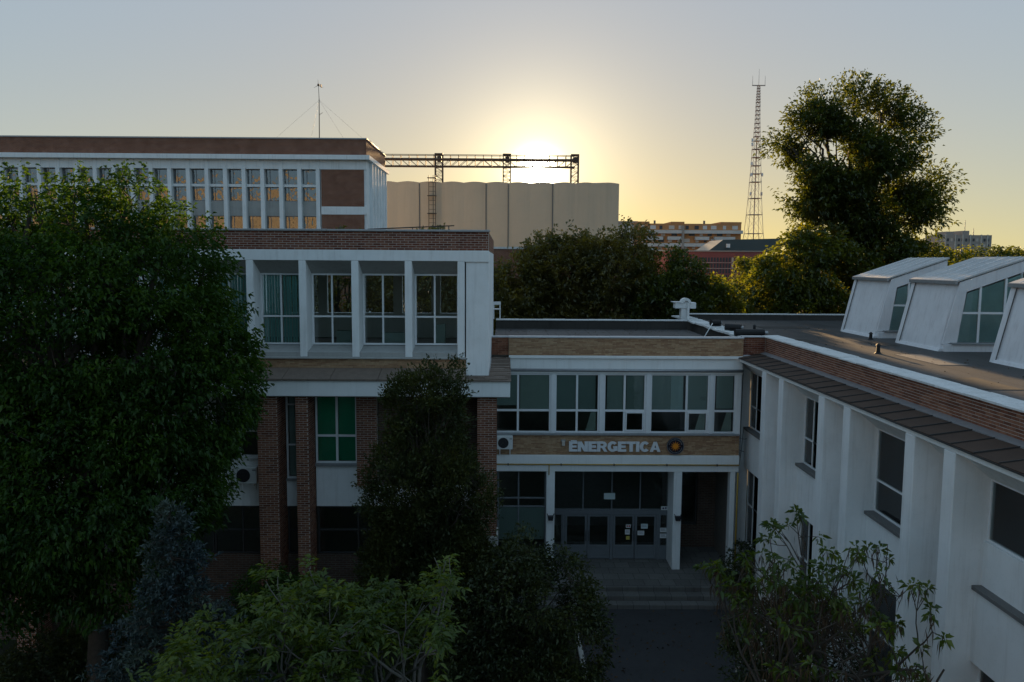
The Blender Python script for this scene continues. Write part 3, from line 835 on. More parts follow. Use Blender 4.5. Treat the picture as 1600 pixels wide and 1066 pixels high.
# brick pillars under the slab
def pillar(x0, x1, y0, y1, z0, z1, nm='pillar'):
    p = lb(nm, 'mortar', x0 + .012, x1 - .012, y0 + .012, y1 - .012, z0, z1)
    bricks(LB, fy(y0 + .012), x0, x1, z0, z1, 'brown_brick', .25, .0735, .015, .007, limit=0)
    T = lambda a, b, d: (x1 - .012 - d, a, b)
    bricks(LB, T, y0 + .02, y1, z0, z1, 'brown_brick', .25, .0735, .015, .007, limit=0)
    T = lambda a, b, d: (x0 + .012 + d, a, b)
    bricks(LB, T, y0 + .02, y1, z0, z1, 'brown_brick', .25, .0735, .015, .007, limit=0)
pillar(-7.9, -7.25, 25.0, 26.0, 0, 8.53)
pillar(-6.68, -6.27, 25.0, 25.88, 0, 8.53)
pillar(-0.9, -0.27, 25.0, 25.9, 3.99, 8.53)
pillar(-0.9, -0.27, 25.0, 25.9, 0.0, 3.55)
lb('stone_band', 'stone', -0.96, -0.22, 24.94, 25.95, 3.56, 3.98, bevel=.03)
pillar(-15.9, -15.25, 25.0, 26.0, 0, 8.53)
# recessed walls of the lower storeys
WY = 25.92
lb('lower_wall', 'dark_and_shaded_brick', X0, -0.95, WY, WY + .3, 0, 3.02)
lb('wall_panel', 'white_plaster', X0, -7.92, WY - .02, WY + .25, 4.68, 6.28)
lb('wall_panel', 'white_plaster', -7.24, -6.69, WY - .02, WY + .25, 4.68, 5.55)
lb('wall_panel', 'white_plaster', -6.26, -4.2, WY - .02, WY + .25, 4.68, 6.05)
lb('wall_panel', 'white_plaster', -4.2, -0.95, WY - .02, WY + .25, 4.68, 5.4)
lb('brick_panel', 'mortar', -4.88, -4.2, 25.72, 25.895, 5.42, 8.53)
bricks(LB, fy(25.72), -4.88, -4.2, 5.42, 8.53, 'brown_brick', .25, .0735, .015, .007, limit=0)
lb('dark_wall', 'dark_and_shaded_brick', -4.2, -0.62, WY, WY + .2, 5.4, 8.53)  # shadow of the recess is put into this wall's dark colour
lb('dark_wall', 'dark_and_shaded_brick', -0.9, -0.6, 25.9, 31.0, 0, 8.55)
lb('sill', 'zinc', -6.3, -4.9, 25.82, 26.0, 6.05, 6.14, bevel=.006)
lb('sill', 'zinc', -7.25, -6.7, 25.82, 26.0, 5.55, 5.62, bevel=.006)
lb('sill', 'white_metal', -9.6, -7.95, 25.82, 26.0, 6.28, 6.34, bevel=.006)
window(LB, fy(WY), -6.26, -4.89, 6.14, 8.53, (-5.56,), (7.06,), mw=.075, label='window with bright green roller blinds',
       blinds=[(-6.2, -5.6, 6.2, 8.5, 'blind_green', ''), (-5.52, -4.95, 6.2, 8.5, 'blind_green', '')])
window(LB, fy(WY), -7.23, -6.69, 5.62, 8.53, (), (6.75, 8.1), blinds=[(-7.15, -6.75, 5.7, 8.5, 'blind_teal', '')], label='narrow tall window between the brick pillars')
window(LB, fy(WY), -9.6, -7.92, 6.34, 8.53, (-8.75,), (7.2,), blinds=[(-9.5, -8.0, 7.2, 8.5, 'blind_teal', '')])
lb('wall_panel', 'white_plaster', X0, -9.61, WY - .02, WY + .25, 6.285, 8.53)
for (a, b, cs) in ((-6.25, -3.3, (-4.9,)), (-3.28, -0.97, (-2.1,)), (-7.24, -6.69, ()), (-9.7, -7.92, (-8.75,)), (-12.6, -9.72, (-11.1,)), (-15.2, -12.62, (-13.9,))):
    window(LB, fy(WY + .03), a, b, 3.03, 4.67, cs, (3.85,), frame='dark_frame', mw=.06)
mr = empty('roof_rod', (-2.5, 30, 13.4), 'thin rusty metal rod lying on the flat roof behind the brick parapet', 'rod')
MB().tube((-5.0, 29, 13.95), (-1.9, 29.4, 14.12), .022).build('bar', 'steel_dark', mr)
for x in (-4.9, -3.4, -2.1): MB().tube((x, 29 + (x + 5) * .13, 13.4), (x, 29 + (x + 5) * .13, 13.95 + (x + 5) * .055), .018).build('leg', 'steel_dark', mr)
fr = empty('metal_chair_frame', (-0.42, 40.8, 9.9), 'small white metal frame standing on the roof edge beside the white corner wall', 'frame')
for (x, y) in ((-.62, 40.72), (-.3, 40.72), (-.62, 41.0), (-.3, 41.0)):
    MB().tube((x, y, 9.9), (x, y, 10.75 if y > 40.9 else 10.4), .03).build('leg', 'white_metal', fr)
box('seat', 'white_metal', fr, -.66, -.26, 40.7, 41.03, 10.38, 10.43)
box('backrest', 'white_metal', fr, -.66, -.26, 40.98, 41.03, 10.62, 10.78)

# ================================================================== RIGHT WING
RW = empty('side_wing', (12, 20, 0), 'long white two storey wing with tall paired fins and a flat roof, on the right', 'building')
def rw(name, mat, *a, bevel=0.0): return box(name, mat, RW, *a, bevel=bevel)
YN = 4.0
rw('roof', 'roof_felt', 10.62, 34.0, YN, 45.9, 9.3, 9.55)
rw('back_parapet', 'felt_upstand', 10.6, 34.0, 45.9, 46.2, 9.0, 9.86)
k = 10.4
while k < 33.5:
    e = min(k + 2.0, 34); rw('coping', 'coping_white', k, e - .01, 45.85, 46.25, 9.86, 9.91 + random.uniform(-.01, .01)); k = e
rw('parapet_wall', 'mortar', 10.30, 10.6, YN, 31.3, 9.3, 9.9)
bricks(RW, fx(10.30), YN + 5, 31.3, 9.31, 9.9, 'brown_brick', .25, .0735, .015, .008, order=lambda c: abs(c[0] - 15.5), limit=290)
rw('corner_parapet', 'mortar', 9.36, 10.3, 31.3, 31.55, 9.2, 9.88)
bricks(RW, fy(31.3), 9.36, 10.28, 9.2, 9.88, 'red_brick', .25, .0735, .010, .012, limit=8)
rw('corner_flashing', 'flashing', 9.34, 10.3, 31.0, 31.29, 9.16, 9.21, bevel=.01)
rw('coping', 'flashing', 9.36, 10.2, 31.2, 31.58, 9.9, 9.95, bevel=.01)
k = YN
while k < 31.5:
    e = min(k + random.uniform(.55, .85), 31.6)
    dz = random.uniform(-.008, .008)
    MB().hexa([(10.22 + random.uniform(-.01, .01), k, 9.9), (10.86, k, 9.9), (10.86, e - .008, 9.9), (10.22 + random.uniform(-.01, .01), e - .008, 9.9),
               (10.22, k, 9.955 + dz), (10.86, k, 9.975 + dz), (10.86, e - .008, 9.975 + dz), (10.22, e - .008, 9.955 + dz)]).build('coping', 'coping_white', RW, .008)
    k = e
for (x, y, w_, d_, mt) in ((12.2, 20.5, 1.4, 2.2, 'felt_upstand'), (14.1, 25.6, 1.0, 3.0, 'dark_concrete'), (11.4, 33.0, 1.6, 1.3, 'felt_upstand'), (13.0, 40.0, 2.4, 1.2, 'felt_upstand'), (15.0, 31.6, .8, 1.8, 'felt_upstand')):
    rw('felt_patch', mt, x, x + w_, y, y + d_, 9.551, 9.562)
MB().tube((10.95, 12, 9.66), (10.95, 31, 9.66), .012, n=4).tube((10.95, 31, 9.66), (11.2, 45, 9.66), .012, n=4).build('lightning_wire', 'steel_dark', RW)
for y in np.arange(13, 45, 1.5): MB().box(10.91, 10.99, y - .04, y + .04, 9.552, 9.655).build('wire_stand', 'dark_concrete', RW)
# ridge wall between the two roofs
rw('ridge_wall', 'felt_upstand', 9.6, 10.2, 31.6, 45.0, 9.3, 9.78)
k = 31.6
while k < 44.9:
    e = k + random.uniform(.4, .7)
    j = random.uniform(-.06, .06)
    MB().hexa([(9.45 + j, k, 9.78), (10.3 + j, k, 9.78), (10.3 + j, e, 9.78), (9.45 + j, e, 9.78),
               (9.45 + j, k, 9.84 + random.uniform(0, .05)), (10.3 + j, k, 9.86), (10.3 + j, e - .02, 9.85), (9.45 + j, e - .02, 9.82 + random.uniform(0, .05))]).build('coping', 'coping_white', RW)
    k = e
# eave: fascia, drip edge, copper sheets, flashing under the parapet
rw('fascia', 'white_beam', 9.2, 9.32, YN, 31.05, 8.965, 9.095, bevel=.01)
rw('drip_edge', 'dark_frame', 9.13, 9.22, YN, 31.05, 9.097, 9.125)
k = YN
while k < 30.9:
    e = min(k + .80, 31.05)
    z = random.uniform(-.006, .006)
    MB().hexa([(9.15, k, 9.127), (10.06, k, 9.12), (10.06, e - .012, 9.12), (9.15, e - .012, 9.127),
               (9.15, k, 9.150 + z), (10.06, k, 9.275 + z), (10.06, e - .012, 9.262 + z), (9.15, e - .012, 9.137 + z)]).build('roof_sheet', 'copper_sheet', RW)
    MB().hexa([(9.15, e - .014, 9.14), (10.06, e - .014, 9.14), (10.06, e, 9.14), (9.15, e, 9.14),
               (9.15, e - .014, 9.168), (10.06, e - .014, 9.29), (10.06, e, 9.29), (9.15, e, 9.168)]).build('seam', 'dark_frame', RW)
    k = e
MB().hexa([(10.05, YN, 9.2), (10.3, YN, 9.2), (10.3, 31.2, 9.2), (10.05, 31.2, 9.2), (10.05, YN, 9.285), (10.3, YN, 9.33), (10.3, 31.2, 9.33), (10.05, 31.2, 9.285)]).build('flashing', 'zinc', RW)
# wall with window bays between the fins
Bs = [5.66, 10.77, 15.89, 20.88, 26.03]
As = [7.29, 12.40, 17.51, 22.61, 27.79]
TH = .43
rw('wall', 'white_plaster', 10.22, 10.5, YN, 32, 0, 9.25)
for y in Bs + As:
    MB().box(9.2, 10.219, y, y + TH, 0, 8.963).build('fin', 'white_plaster', RW, .014)
for i in range(5):
    # narrow blind niche between the pair of fins
    y0, y1 = Bs[i] + TH, As[i]
    rw('niche_wall', 'white_plaster', 10.12, 10.22, y0, y1, 0, 8.5)
    MB().hexa([(9.9, y0, 8.501), (10.2, y0, 8.501), (10.2, y1, 8.501), (9.9, y1, 8.501), (9.33, y0, 8.96), (10.2, y0, 8.96), (10.2, y1, 8.96), (9.33, y1, 8.96)]).build('splayed_soffit', 'white_plaster', RW)
for i in range(5):
    y0 = As[i] + TH
    y1 = Bs[i + 1] if i < 4 else 31.88
    rw('spandrel', 'white_plaster', 9.77, 10.22, y0 + .002, y1 - .002, 4.55, 6.1)
    rw('spandrel', 'white_plaster', 9.77, 10.22, y0 + .002, y1 - .002, 0, 1.3)
    MB().hexa([(9.93, y0, 8.46), (10.2, y0, 8.46), (10.2, y1, 8.46), (9.93, y1, 8.46), (9.33, y0, 8.96), (10.2, y0, 8.96), (10.2, y1, 8.96), (9.33, y1, 8.96)]).build('splayed_soffit', 'white_plaster', RW)
    rw('sill', 'dark_concrete', 9.70, 9.96, y0 + .004, y1 - .004, 6.1, 6.19, bevel=.006)
    rw('sill', 'dark_concrete', 9.64, 9.96, y0 + .004, y1 - .004, 1.3, 1.38, bevel=.006)
    cs = (y1 - .75, y1 - 1.5) if i >= 3 else (y1 - 1.62,)
    bl = None
    if i == 1: bl = [(y1 - .55, y1 - .08, 7.2, 8.4, 'blind_teal', '')]
    if i == 1:                                     # this bay has its lower lights blocked up
        rw('infill_panel', 'white_plaster', 9.90, 10.2, y0 + .003, y1 - .003, 6.192, 7.13)
        window(RW, fx(9.96), y0 + .003, y1 - .003, 7.135, 8.46, cs, (), blinds=bl, fw=.05, mw=.05)
        MB().tube((10.08, 14.75, 7.32), (10.11, 14.75, 7.32), .36, n=24).build('round_screen', 'blind_strip', RW)
    else:
        window(RW, fx(9.96), y0 + .003, y1 - .003, 6.19, 8.46, cs, (7.06,), blinds=bl, fw=.05, mw=.05)
    window(RW, fx(9.96), y0 + .003, y1 - .003, 1.38, 4.55, cs, (3.0,), fw=.05, mw=.05, frame='white_frame')
rw('inside', 'interior', 10.19, 10.218, YN, 32, 0, 9.0)

# rooftop glazed monitors on the wing
def skylight(y0, y1, label, x0=16.4, top=12.15):
    zb = 9.5
    s = MB()
    # sloping front (towards -X), walls, and a roof that climbs to +X
    P = lambda x, y, z: (x, y, z)
    xt = 17.0
    zt, ze, xe = top, top + .85, 19.45
    body = MB().hexa([P(x0, y0 + .1, zb), P(x0 + .5, y0 + .1, zb), P(x0 + .5, y1, zb), P(x0, y1, zb),
                      P(xt, y0 + .1, zt), P(xt + .2, y0 + .1, zt + .06), P(xt + .2, y1, zt + .06), P(xt, y1, zt)])
    S = body.build('skylight', 'skylight_white', RW)
    S['label'] = label
    MB().hexa([P(x0 - .12, y0, zb), P(x0 + .1, y0, zb), P(x0 + .1, y1 + .05, zb), P(x0 - .12, y1 + .05, zb),
               P(x0 - .02, y0, zb + .16), P(x0 + .14, y0, zb + .16), P(x0 + .14, y1 + .05, zb + .16), P(x0 - .02, y1 + .05, zb + .16)]).build('skirting', 'skylight_white', S)
    # far cheek rib standing proud of the sloping face, with a cable
    MB().hexa([P(x0 - .06, y1 - .02, zb), P(x0 + .3, y1 - .02, zb), P(x0 + .3, y1 + .25, zb), P(x0 - .06, y1 + .25, zb),
               P(xt - .06, y1 - .02, zt), P(xt + .3, y1 - .02, zt + .1), P(xt + .3, y1 + .25, zt + .1), P(xt - .06, y1 + .25, zt)]).build('cheek_rib', 'skylight_white', S, .01)
    MB().tube(P(x0 - .02, y1 - .06, zb + .15), P(xt - .05, y1 - .06, zt), .016).build('cable', 'dark_frame', S)
    # south side: plinth, window, surround
    MB().box(x0 + .1, xe, y0 - .12, y0 + .12, zb, 9.82).build('plinth', 'skylight_white', S, .01)
    MB().box(x0 + .35, xe, y0 - .2, y0 + .1, 9.825, 9.89).build('sill', 'zinc', S, .006)
    xl0, xl1 = x0 + .62, xt + .28             # left edge of the trapezoid window, bottom and top
    slope = (ze - zt) / (xe - xt)
    zr = lambda x: zt + (x - xt) * slope
    sx = lambda z: x0 + (z - zb) / (zt - zb) * (xt - x0)
    wl = lambda z: xl0 + (z - 9.89) / (zt - .3 - 9.89) * (xl1 - xl0)
    # surround left of the window
    MB().prism([(sx(9.82), 9.82), (wl(9.89), 9.89), (wl(zr(xl1) - .45), zr(xl1) - .45), (wl(zr(xl1) - .45), zr(xl1)), (sx(zt), zt)], fy(y0), 0, .14).build('surround', 'skylight_white', S)
    MB().prism([(wl(zr(xl1) - .45) + .002, zr(xl1) - .45), (xe, zr(xe) - .42), (xe, zr(xe)), (wl(zr(xl1) - .45) + .002, zr(xl1))], fy(y0), 0, .14).build('surround', 'skylight_white', S)
    ztop = lambda x: zr(x) - .45
    cols = [None, xl0 + .80, xl0 + 1.75, xe - .02]
    zm = 11.0
    def edge(i, z): return wl(z) + .02 if i == 0 else cols[i]
    for i in range(3):
        for (za, zb2) in ((9.9, zm - .03), (zm + .03, None)):
            a0, a1 = edge(i, za) + .03, edge(i + 1, za) - .03
            if zb2 is None:
                b0 = edge(i, zm + .5) + .03
                poly = [(a0, za), (a1, za), (a1, ztop(a1) - .05), (edge(i, ztop(a0) - .05) + .03, ztop(a0) - .05)]
            else:
                poly = [(a0, za), (a1, za), (edge(i + 1, zb2) - .03, zb2), (edge(i, zb2) + .03, zb2)]
            MB().prism(poly, fy(y0), .06, .07).build('pane', 'glass', S)
    for i in (1, 2):
        MB().box(cols[i] - .04, cols[i] + .04, y0 + .03, y0 + .1, 9.89, ztop(cols[i])).build('mullion', 'white_frame', S)
    MB().box(wl(zm), xe, y0 + .034, y0 + .096, zm - .04, zm + .04).build('transom', 'white_frame', S)
    MB().prism([(xl0 + .06, 9.9), (xe - .12, 9.9), (xe - .12, ztop(xe - .12) - .06), (wl(zr(xl1) - .45) + .1, ztop(wl(zr(xl1) - .45)) - .05)], fy(y0), .115, .125).build('sky_reflection_sheet', 'reflection_cyan', S)  # cyan sheet standing in for sky reflected in the panes
    # roof with standing seams and a gutter at its low edge
    MB().hexa([P(xt - .14, y0 - .06, zt + .01), P(xe + .05, y0 - .06, zr(xe) + .06), P(xe + .05, y1 + .27, zr(xe) + .06), P(xt - .14, y1 + .27, zt + .01),
               P(xt - .14, y0 - .06, zt + .07), P(xe + .05, y0 - .06, zr(xe) + .13), P(xe + .05, y1 + .27, zr(xe) + .13), P(xt - .14, y1 + .27, zt + .07)]).build('roof', 'skylight_roof', S)
    y = y0 + .35
    while y < y1:
        MB().hexa([P(xt - .1, y, zt + .08), P(xe, y, zr(xe) + .12), P(xe, y + .04, zr(xe) + .12), P(xt - .1, y + .04, zt + .08),
                   P(xt - .1, y, zt + .09), P(xe, y, zr(xe) + .148), P(xe, y + .04, zr(xe) + .148), P(xt - .1, y + .04, zt + .09)]).build('seam', 'skylight_white', S)
        y += .7
    MB().box(xt - .2, xt - .1, y0 - .05, y1 + .25, zt - .08, zt + .06).build('gutter', 'zinc', S, .01)
    MB().box(xe - .1, xe, y0 + .14, y1 + .2, zb, zr(xe) - .02).build('rear_cheek', 'skylight_white', S)
    MB().box(x0 + .5, xe - .1, y1 + .02, y1 + .2, zb, zt - .02).build('far_cheek', 'skylight_white', S)
    return S
skylight(35.1, 38.4, 'farthest white rooftop skylight, its window half hidden by the next one')
skylight(29.75, 32.9, 'middle white rooftop skylight with a wide slanting window')
skylight(22.3, 26.35, 'nearest white rooftop skylight, cut by the right edge of the photo')
def roofvent(x, y, label, h=.3):
    e = empty('roof_vent', (x, y, 9.55), label, 'vent', 'small dark vents on the felt roof')
    MB().tube((x, y, 9.5), (x, y, 9.55 + h), .085, .06, 10).build('pipe', 'black_bitumen', e, smooth=False)
    MB().tube((x, y, 9.55 + h), (x, y, 9.63 + h), .10, .03, 10).build('cap', 'black_bitumen', e)
    MB().tube((x, y, 9.5), (x, y, 9.60), .17, .09, 10).build('collar', 'black_bitumen', e)
roofvent(13.65, 28.9, 'small black vent cone standing alone in the middle of the felt roof')
roofvent(12.0, 38.2, 'small black vent far back on the felt roof near its rear edge', .25)
roofvent(15.85, 34.3, 'small black vent at the foot of the gap between the two far skylights', .25)
# white ventilation duct on the roof edge
V = empty('vent_duct', (9.5, 42.2, 9.85), 'white T shaped metal vent duct with an arch, at the back roof corner', 'vent duct')
MB().box(9.28, 9.72, 42.0, 42.45, 9.84, 10.42).build('stem', 'white_metal', V, .015)
MB().box(8.95, 10.05, 41.95, 42.5, 10.42, 10.74).build('duct_box', 'white_metal', V, .02)
MB().box(8.82, 9.6, 41.9, 42.55, 10.745, 10.775).build('lid', 'white_metal', V, .005)
ar = MB()
for i in range(12):
    a, b = math.pi * i / 12, math.pi * (i + 1) / 12
    ar.prism([(9.5 + r_ * math.cos(t_), 10.70 + r_ * math.sin(t_)) for r_, t_ in ((.28, a), (.28, b), (.14, b), (.14, a))], fy(0), 41.88, 42.3)
ar.build('arch', 'white_metal', V)
MB().tube((9.62, 41.9, 9.86), (9.62, 41.9, 10.7), .06, n=8).build('pipe', 'white_metal', V)
for (x, y, l, ang_, lab) in ((9.95, 37.6, .5, .4, 'black roll of roofing felt lying on the ridge wall, nearest the white duct'),
                             (10.05, 35.0, .7, -.5, 'black roll of roofing felt with a frayed end, middle of the three'),
                             (9.95, 32.3, 1.2, .05, 'long black roll of roofing felt at the corner of the brick parapet')):
    e = empty('felt_roll', (x, y, 9.88), lab, 'roofing roll', 'rolls of roofing felt on the ridge wall')
    dx, dy = math.cos(ang_) * l / 2, math.sin(ang_) * l / 2
    MB().tube((x - dx, y - dy, 10.0), (x + dx, y + dy, 10.0), .15, .14, 12).build('roll', 'black_bitumen', e)
    MB().tube((x + dx, y + dy, 10.0), (x + dx * 1.25, y + dy * 1.25, 9.98), .07, .09, 8).build('core', 'zinc', e)
    MB().box(x - dx * .6, x + dx * .9, y - .32, y - .05, 9.87, 9.90).build('loose_flap', 'black_bitumen', e)
br = tag(MB().tube((9.0, 35.9, 9.45), (9.55, 36.6, 10.05), .02, n=6).build('metal_rod', 'white_metal'), 'thin pale rod leaning against the ridge wall on the roof', 'rod')
pipe = MB()
for x in np.arange(1.2, 8.6, .9): pipe.tube((x, 31.8, 9.42), (x, 31.8, 9.62), .012, n=4)
pipe.tube((1.2, 31.8, 9.62), (8.4, 31.8, 9.60), .012, n=4)
tag(pipe.build('lightning_wire', 'steel_dark'), 'thin lightning wire on short stands along the entrance roof', 'wire')

# ================================================================== TALL BLOCK BEHIND
TB = empty('tall_office_block', (-28, 77, 0), 'long block with dark red brick top and rows of white fins, back left', 'building')
def tb(name, mat, *a, bevel=0.0): return box(name, mat, TB, *a, bevel=bevel)
TX0, TX1, TY0, TY1 = -56.0, -12.45, 72.0, 83.0
tb('parapet', 'red_brick_wall', TX0, TX1, TY0 + .02, TY1, 22.13, 23.55)
tb('coping', 'zinc', TX0, TX1 + .08, TY0 - .06, TY1 + .1, 23.55, 23.66)
tb('cornice', 'white_plaster', TX0, TX1 + .35, TY0 - .45, TY1 + .45, 21.72, 22.127, bevel=.02)
tb('frieze', 'white_plaster', TX0, TX1 - .001, TY0 + .05, TY1 - .05, 20.92, 21.717)
core = tb('core_wall', 'white_plaster', TX0, TX1 - .3, TY0 + .95, TY1 - .25, 0, 20.918)
tb('end_wall', 'white_plaster', -16.55, TX1, TY0 + .12, TY1 - .12, 0, 20.915)
MB().box(-16.50, TX1 - .25, TY0 + .04, TY0 + .118, 17.66, 20.90).build('brick_panel', 'red_brick_wall', TB)
MB().box(-16.50, TX1 - .25, TY0 + .04, TY0 + .118, 8.0, 16.95).build('brick_panel', 'red_brick_wall', TB)
MB().box(-16.52, TX1 + .002, TY0 + .02, TY0 + .119, 16.952, 17.655).build('band', 'white_plaster', TB)
for y in np.arange(73.6, 82.5, 1.66):
    MB().box(TX1, TX1 + .28, y, y + .3, 0, 21.715).build('fin', 'white_plaster', TB)
nf = 24
for i in range(nf):
    x = -16.79 - 1.645 * i
    MB().box(x - .17, x + .17, TY0, TY0 + .95, 0, 21.715).build('fin', 'white_plaster', TB)
    MB().box(x - .20, x + .20, TY0 - .05, TY0 + .3, 21.62, 21.716).build('fin_cap', 'flashing', TB)
for i in range(nf - 1):
    x1 = -16.79 - 1.645 * i - .17; x0 = x1 - 1.645 + .34
    xm0, xm1 = x0 + .05, x1 - .05
    for (a, b) in ((19.60, 20.90), (18.12, 19.36), (15.5, 16.80), (14.0, 15.2), (11.5, 12.9)):
        kind = random.random()
        bl = []
        if kind < .5: bl = [(xm0 + (.1 if kind < .25 else .5), xm1 - .06, a + .03, b - .03, 'curtain', 'curtain')]
        window(TB, fy(TY0 + .52), xm0, xm1, a, b, (xm0 + .34,), (), frame='grey_frame', fw=.06, mw=.05, pane='glass_coated', fd=.06, blinds=bl)
    for (a, b) in ((16.80, 18.12), (12.9, 14.0), (8.5, 11.5), (20.9, 21.6)):
        MB().box(x0 + .001, x1 - .001, TY0 + .45, TY0 + .9, a + .002, b - .002).build('spandrel', 'grey_concrete', TB)
    MB().box(x0 + .001, x1 - .001, TY0 + .30, TY0 + .9, 19.362, 19.598).build('spandrel', 'white_plaster', TB)
    MB().box(x0 + .001, x1 - .001, TY0 + .42, TY0 + .9, 15.202, 15.498).build('spandrel', 'white_plaster', TB)
    for (a, b) in ((18.13, 20.88), (14.01, 16.78), (11.51, 12.88)):       # jambs beside the windows
        MB().box(x0 + .001, xm0 - .001, TY0 + .46, TY0 + .9, a, b).build('jamb', 'grey_concrete', TB)
AN = empty('antenna_mast', (-17.0, 74, 23.6), 'thin antenna mast with small bladed head and guy wires on the brick topped roof', 'antenna')
MB().tube((-17.04, 74, 23.6), (-17.0, 74, 27.4), .05, .04).build('pole', 'steel_dark', AN)
MB().tube((-17.0, 74, 27.4), (-17.04, 74, 28.6), .03, .022).build('pole', 'steel_dark', AN)
for a in (210, 330, 95): MB().tube((-17.04, 74, 28.62), (-17.04 + .5 * math.cos(R(a)), 74, 28.62 + .5 * math.sin(R(a))), .03, .008, 4).build('blade', 'steel_dark', AN)
MB().box(-17.12, -16.95, 73.9, 74.1, 28.54, 28.72).build('hub', 'steel_dark', AN, .02)
MB().box(-16.86, -16.80, 73.95, 74.3, 28.45, 28.7).build('tail_vane', 'steel_dark', AN)
MB().tube((-17.0, 74, 26.0), (-16.7, 74, 26.2), .02).build('side_arm', 'steel_dark', AN)
for (dx, dy) in ((-4.5, 0.5), (4.2, 3.0), (1.8, 5.0), (-2.5, 6.0)):
    MB().tube((-17.0, 74, 27.3), (-17.0 + dx, 74 + dy, 23.66), .007, n=3).build('guy_wire', 'steel_dark', AN)

# ================================================================== SILO AND GANTRY
SI = empty('concrete_silo', (-4, 126, 0), 'large windowless pale concrete silo with a scalloped front in front of the sun', 'silo')
n_, wv = 14, 3.31
xs0 = 16.82 - n_ * wv
P = []
for i in range(n_):
    for j in range(10):
        u = j / 10
        P.append((xs0 + (i + u) * wv, 120.4 - 0.09 * math.sin(math.pi * u)))
P += [(16.82, 120.4), (16.82, 133.0), (xs0, 133.0)]
s = MB()
nP = len(P)
tops = []
for i, (x, y) in enumerate(P):
    u = ((x - xs0) / wv) % 1.0
    tops.append(24.55 + (.16 * math.sin(math.pi * u) if i < nP - 3 else 0.0))
s.v = [(x, y, 0) for x, y in P] + [(x, y, z) for (x, y), z in zip(P, tops)]
s.f = [(i, (i + 1) % nP, nP + (i + 1) % nP, nP + i) for i in range(nP)] + [tuple(range(nP, 2 * nP))]
s.build('silo_wall', 'silo_concrete', SI)
for i in range(1, n_):
    if i in (5, 8, 9, 11): box('joint', 'dark_concrete', SI, xs0 + i * wv - .06, xs0 + i * wv + .06, 120.27, 120.45, 0, 24.4)

GA = empty('gantry_conveyor', (-4, 123, 24.5), 'steel lattice conveyor bridge on three trestles along the top of the silo', 'gantry')
gz0, gz1, gzm = 27.6, 29.05, 28.35
GY = 123.0
sc = GY / 110.0
xa, xb = -26.0, 10.35
for nm, z, r_ in (('chord', gz0 - .4, .10), ('chord', gzm - .1, .15), ('handrail', gz1 - .15, .05)):
    for yy in (GY - .6, GY + .6):
        MB().tube((xa, yy, z), (xb, yy, z), r_, n=5).build(nm, 'steel_dark', GA)
x = xa; k = 0
while x < xb - .3:
    for yy in (GY - .6, GY + .6):
        MB().tube((x, yy, gz0 - .4), (x, yy, gz1 - .15), .06, n=4).build('post', 'steel_dark', GA)
        q = (x + 1.25, x) if (k // 6) % 2 else (x, x + 1.25)
        MB().tube((q[0], yy, gz0 - .4), (q[1], yy, gzm - .1), .05, n=4).build('brace', 'steel_dark', GA)
    x += 1.25; k += 1
for tx in (-10.25, 0.05, 10.35):
    t_ = MB()
    for dx in (-.55, .55):
        for yy in (GY - .7, GY + .7):
            t_.tube((tx + dx, yy, 24.4), (tx + dx, yy, gz1), .085, n=5)
    t_.build('trestle', 'steel_dark', GA)
    lc = MB()
    zz = 24.6; f_ = 1
    while zz < gz1 - .5:
        for yy in (GY - .7, GY + .7):
            lc.tube((tx - .55 * f_, yy, zz), (tx + .55 * f_, yy, zz + .62), .04, n=4)
            lc.tube((tx - .55, yy, zz), (tx + .55, yy, zz), .04, n=4)
        zz += .62; f_ = -f_
    lc.build('lacing', 'steel_dark', GA)
    MB().box(tx - .6, tx + .6, GY - .75, GY + .75, gz1 - .12, gz1 + .06).build('trestle_head', 'steel_dark', GA)
    MB().box(tx - .25, tx + .4, GY - .5, GY + .5, gzm - .45, gzm + .35).build('motor_box', 'steel_dark', GA)
LD = empty('caged_ladder', (-10.9, 119.6, 0), 'dark caged ladder climbing the front of the concrete silo', 'ladder')
ld = MB()
for dx in (-.5, .15, .5): MB().tube((-11.0 + dx, 119.6, 8), (-11.0 + dx, 119.6, 25.5), .065, n=4).build('rail', 'steel_dark', LD)
zz = 8.0
while zz < 25.3:
    ld.tube((-11.5, 119.6, zz), (-10.5, 119.6, zz), .04, n=4); zz += .66
ld.build('rungs', 'steel_dark', LD)
for zz in np.arange(9.5, 25.4, 2.6): MB().box(-11.7, -10.4, 119.3, 120.1, zz, zz + .1).build('platform', 'steel_dark', LD)

# ================================================================== BUILDINGS FARTHER OFF
AX = empty('brick_annex', (3, 78, 0), 'low brown brick building with pale roof edge between white corner wall and trees', 'building')
box('wall', 'red_brick_wall', AX, -6, 14, 76, 84, 0, 14.05)
box('roof_edge', 'coping_white', AX, -6.1, 14.1, 75.9, 84.1, 14.05, 14.25)
AP = empty('apartment_building', (53, 236, 0), 'orange brick apartment block with long white balcony bands beyond the trees', 'building')
ax0, ax1, ay = 37.0, 68.0, 232.0
box('wall', 'apartment_orange', AP, ax0, ax1, ay, ay + 12, 0, 24.2)
for a, b in ((ax0 + 1, ax0 + 4.4), (47.7, 51.5), (62, 68.05)): box('parapet', 'apartment_orange', AP, a, b, ay - .05, ay + 12.1, 24.21, 24.75)
for z, spans in ((21.35, ((ax0 + .2, 68.2),)), (19.5, ((40, 45.2), (46.5, 50.5), (54.5, 58.5), (60, 66))), (17.6, ((ax0 + 1, 68.2),)),
                 (15.7, ((42, 45.2), (46.5, 50.5), (54.5, 58.5), (60, 66))), (13.8, ((ax0 + 1, 68.2),))):
    for a, b in spans: box('balcony', 'apartment_white', AP, a, b, ay - 1.3, ay - .02, z, z + .95)
